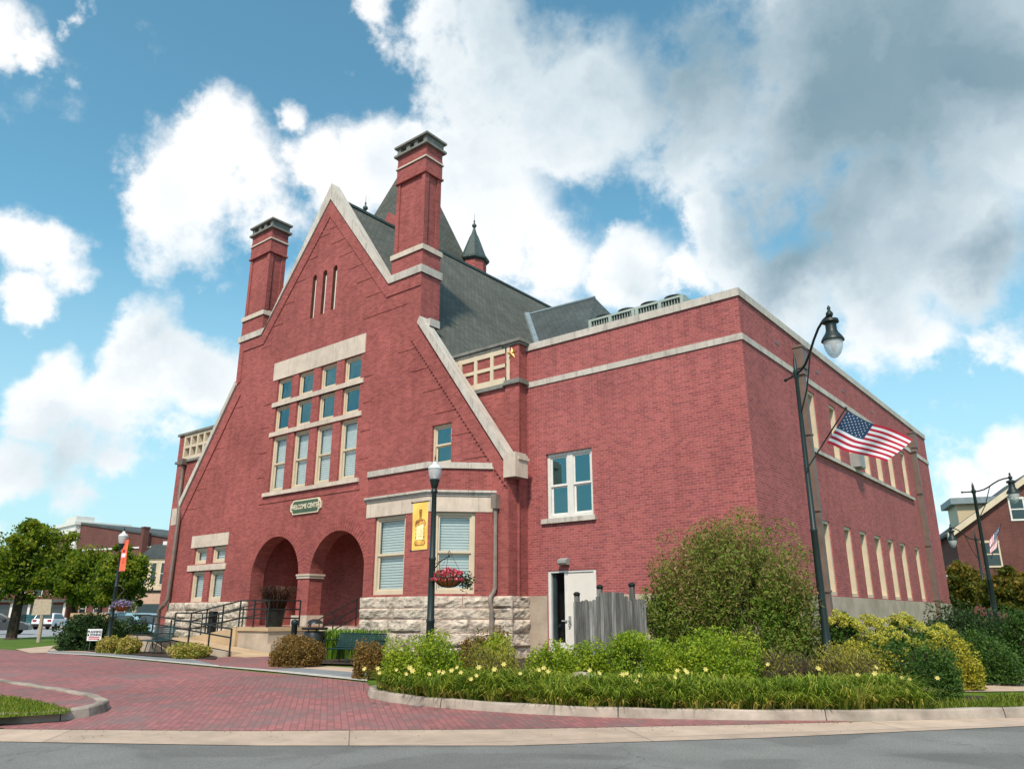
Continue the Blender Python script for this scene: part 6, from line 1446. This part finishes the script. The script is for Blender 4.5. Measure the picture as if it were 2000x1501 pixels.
# ---------------------------------------------------------------- buildings beyond
def facing(px, D, lean=0):                            # frame at a far facade: x right, y away, z up
    P = gx(px, D); a = YAW + lean; return lambda x, y, z: (P[0] + x * math.cos(a) - y * math.sin(a), P[1] + x * math.sin(a) + y * math.cos(a), P[2] + z)
def wins(tf, t, xs, z0, z1, w=1.0, frame='white_trim'):
    for x in xs:
        f = MB(tf); f.box(x - w/2 - .12, x + w/2 + .12, -.06, .02, z0 - .12, z0); f.box(x - w/2 - .12, x + w/2 + .12, -.06, .02, z1, z1 + .16); f.box(x - w/2 - .1, x - w/2, -.05, .02, z0, z1); f.box(x + w/2, x + w/2 + .1, -.05, .02, z0, z1); f.box(x - w/2, x + w/2, -.04, .0, (z0+z1)/2 - .04, (z0+z1)/2 + .04); fo = f.build('window', frame, t)
        g_ = MB(tf); g_.box(x - w/2, x + w/2, -.02, .01, z0, z1); g_.build('pane', 'car_glass', fo)
# long brick block with a white cornice
PA, PB = at(126, 1203, 128), at(330, 1203, 108)
ux = np.array([PB[0] - PA[0], PB[1] - PA[1]]); LL = np.linalg.norm(ux); ux /= LL; uy = np.array([-ux[1], ux[0]])
if uy @ np.array([-math.sin(YAW), math.cos(YAW)]) < 0: uy = -uy
bt = thing('brick_block', 'long dark red brick block with a white cornice at its left corner', 'building', (PA[0], PA[1], .25))
tfb = lambda x, y, z: (PA[0] + ux[0]*x + uy[0]*y, PA[1] + ux[1]*x + uy[1]*y, z)
zt0, zt1 = at(128, 1022, 128)[2], at(322, 1052, 108)[2]
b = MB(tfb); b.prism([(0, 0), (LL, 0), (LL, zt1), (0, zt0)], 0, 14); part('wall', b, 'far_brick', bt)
b = MB(tfb); b.prism([(0, zt0), (LL, zt1), (LL, zt1 + .3), (0, zt0 + .3)], -.2, 14.2); part('roof_edge', b, 'dark_slate', bt)
zc0, zc1 = at(140, 1075, 128)[2], at(300, 1060, 108)[2]
b = MB(tfb); b.prism([(2, zc0 - .1), (LL, zc0 - 1.0), (LL, zc0 - .8), (2, zc0 + .15)], -.15, 0); part('string_course', b, 'white_trim', bt)
# white-corniced front turning the corner, running left
b = MB(tfb); b.box(-1.2, .3, -.4, 14, zt0 - 5.2, zt0 + .1); part('corner_pilaster', b, 'white_render', bt)
Q = at(98, 1203, 133); vx = np.array([PA[0] - Q[0], PA[1] - Q[1]]); VL = np.linalg.norm(vx); vx /= VL
tfc = lambda x, y, z: (PA[0] - vx[0]*x - vx[1]*y, PA[1] - vx[1]*x + vx[0]*y, z)
b = MB(tfc); b.box(0, VL * 1.5, 0, 8, 0, zt0 - 1.5); part('front_wall', b, 'far_brick', bt)
b = MB(tfc); b.box(-.6, VL * 1.5, -.7, 8, zt0 - 1.5, zt0 - .2); b.box(-.9, VL * 1.5, -1.0, 8, zt0 - .2, zt0 + .35); b.box(-.5, 5, -.8, 2, zt0 + .35, zt0 + 1.2); part('cornice', b, 'white_render', bt)
wins(tfc, bt, [3 + 3.2 * k for k in range(1)], zt0 - 7.5, zt0 - 4.2, 1.4)
wins(tfb, bt, [6 + 5 * k for k in range(int(LL / 5) - 1)], 1.2, 4.2, 2.2)
b = MB(); q = at(282, 1050, 112); b.box(q[0] - .42, q[0] + .42, q[1] - .4, q[1] + .4, q[2] - 4, at(282, 1030, 112)[2]); b.box(q[0] - .5, q[0] + .5, q[1] - .48, q[1] + .48, at(282, 1031, 112)[2], at(282, 1028, 112)[2]); part('chimney', b, 'far_brick', bt)
# cream building with a dark roof
cb = thing('cream_building', 'cream two-storey building with a dark slate roof left of the hall', 'building', gx(295, 100)); tf = facing(260, 100, -.15)
b = MB(tf); b.box(0, 4.6, 0, 9, 0, 8.5); part('wall', b, 'cream_render', cb)
b = MB(tf); b.prism([(-.3, 8.4), (4.7, 8.4), (4.7, 10.2), (1.6, 10.1)], -.25, 9); part('roof', b, 'dark_slate', cb)
wins(tf, cb, (.7, 2.0, 3.3), 5.2, 7.8, .6, 'trim')
b = MB(tf); b.box(-.2, 4.6, -.25, 0, 4.2, 4.45); part('sign_band', b, 'dark', cb); b = MB(tf); b.box(0, 4.6, -.1, 0, 2.8, 4.15); part('shopfront', b, 'pink_render', cb); b = MB(tf); b.box(.4, 4.3, -.12, -.02, .3, 2.7); part('shop_window', b, 'car_glass', cb)
# white pilastered building
wb = thing('white_building', 'tall white pilastered building front squeezed against the hall', 'building', gx(322, 90)); tf = facing(314, 90, -.1)
b = MB(tf); b.box(0, 2.6, 0, 10, 0, 9.2); part('wall', b, 'white_render', wb); b = MB(tf); b.box(-.6, 2.6, -.5, 10, 9.2, 9.6); b.box(0, 2.6, -.1, 8, 9.6, 11.0); b.box(-.1, 2.6, -.2, 8, 11.0, 11.2); part('cornice', b, 'white_render', wb)
# brick house on the right
bh = thing('brick_house', 'red brick gabled house with a tan sided dormer at the right edge', 'building', gx(1960, 56)); tf = facing(1892, 56, -.34)
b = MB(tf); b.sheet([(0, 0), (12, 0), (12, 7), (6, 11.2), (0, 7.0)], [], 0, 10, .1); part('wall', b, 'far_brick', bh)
b = MB(tf); b.prism([(-.5, 6.6), (6, 11.15), (6, 11.6), (-.5, 7.05)], -.35, .1); b.prism([(6, 11.15), (12.5, 6.6), (12.5, 7.05), (6, 11.6)], -.35, .1); part('bargeboard', b, 'trim', bh)
b = MB(tf); b.prism([(-.5, 6.85), (6, 11.4), (6, 11.6), (-.5, 7.05)], .1, 10); part('roof', b, 'dark_slate', bh)
b = MB(tf); b.box(.7, 3.4, 1.6, 5, 7.2, 9.3); dm = part('dormer', b, 'siding', bh); b = MB(tf); b.box(.3, 3.9, 1.2, 5.4, 9.3, 9.75); part('dormer_roof', b, 'flashing', dm)
wins(tf, bh, (4.2,), 7.9, 9.3, .8); wins(tf, bh, (2.1, 4.9), 4.7, 6.3, .95, 'trim')
# low far town beyond the lamps
fb = thing('far_shop', 'low distant building glimpsed past the right end of the wing', 'building', gx(1862, 110)); tf = facing(1846, 110, 0)
b = MB(tf); b.box(0, 4, 0, 8, 0, 2.6); part('wall', b, 'far_brick', fb); b = MB(tf); b.box(-.1, 4.1, -.1, 8, 2.6, 3.0); part('roof', b, 'white_render', fb)

# the far side of the street, behind the photographer (seen mirrored in the windows)
ob = thing('shop_row', 'low row of shops across the street behind the viewer', 'building', (-40, -42, 0))
b = MB(); b.box(-75, -38, -52, -40, 0, 13.5); b.box(-38, -14, -52, -41, 0, 12.0); b.box(-14, 12, -52, -40, 0, 14.0); part('wall', b, 'far_brick', ob)
b = MB(); b.prism([(-28, 12), (-20, 12), (-24, 21)], -50, -46); part('roof', b, 'dark_slate', ob)
for q, px_ in enumerate(((-30, -33, 7.5), (-22, -30, 9), (-8, -34, 10))):
    t = thing('leafy_tree', ['tree across the street behind the viewer, lowest of three', 'tree across the street behind the viewer, middle of three', 'tree across the street behind the viewer, tallest of three'][q], 'tree', (px_[0], px_[1], 0)); rng = np.random.default_rng(200 + q)
    C = rng.normal(size=(5000, 3)) * np.array([1.6, 1.6, 1.5]); C[:, 2] += px_[2] - 2.5; link('crown', leafmesh('crown', quads(5000, C, .5, rng), rng.random(5000) * .5, 'l_tree'), t, world=False)
    b = MB(); b.tube([(0, 0, 0), (0, 0, px_[2] - 3)], .2, 7); b.build('trunk', 'bark', t, world=False)

# shop fronts behind the left-hand maples
sf = thing('storefront_row', 'row of dark brick storefronts behind the big maple at the left edge', 'building', gx(20, 122)); tf = facing(-160, 122, .06)
b = MB(tf); b.box(0, 22, 0, 8, 0, 7.6); part('wall', b, 'far_brick', sf); b = MB(tf); b.box(-.2, 22.2, -.4, 8, 7.6, 8.1); part('cornice', b, 'white_render', sf)
wins(tf, sf, [1.6 + 2.6 * k for k in range(8)], 4.4, 6.4, 1.1)
b = MB(tf); b.box(.2, 21.8, -.05, .0, .4, 3.0); part('shop_window', b, 'car_glass', sf)
for k in range(9): b = MB(tf); b.box(.2 + k * 2.66, .55 + k * 2.66, -.25, 0, 0, 3.4); part('column', b, 'white_render', sf)
b = MB(tf); b.prism([(.0, 3.4), (22, 3.4), (22, 3.8), (0, 3.8)], -.9, 0); part('awning', b, 'dark_slate', sf)
# bits of leaf and grit lying in the gutter
rng = np.random.default_rng(77); Vs = []; T = []
for k in range(260):
    i = rng.integers(1, 6); a, c = GUT[i], GUT[i + 1]; t_ = rng.random(); x, y = a[0] + (c[0] - a[0]) * t_ + rng.normal() * .05, a[1] + (c[1] - a[1]) * t_ + rng.normal() * .05
    o_ = rng.random() * (.9 if rng.random() < .3 else .12); x += o_ * .6; y -= o_ * .6; s_ = rng.uniform(.006, .02); an = rng.uniform(0, 6.28); z = hgt(x, y) + .016; cc, ss = math.cos(an) * s_, math.sin(an) * s_
    Vs.append([(x - cc, y - ss, z), (x + ss * .5, y - cc * .5, z + .006), (x + cc, y + ss, z + .002), (x - ss * .5, y + cc * .5, z + .005)]); T.append(rng.random() * .5)
tag(link('leaf_litter', leafmesh('leaf_litter', np.array(Vs), np.array(T), 'l_brown')), 'bits of dry leaf and grit in the gutter', 'leaf litter', kind='stuff')
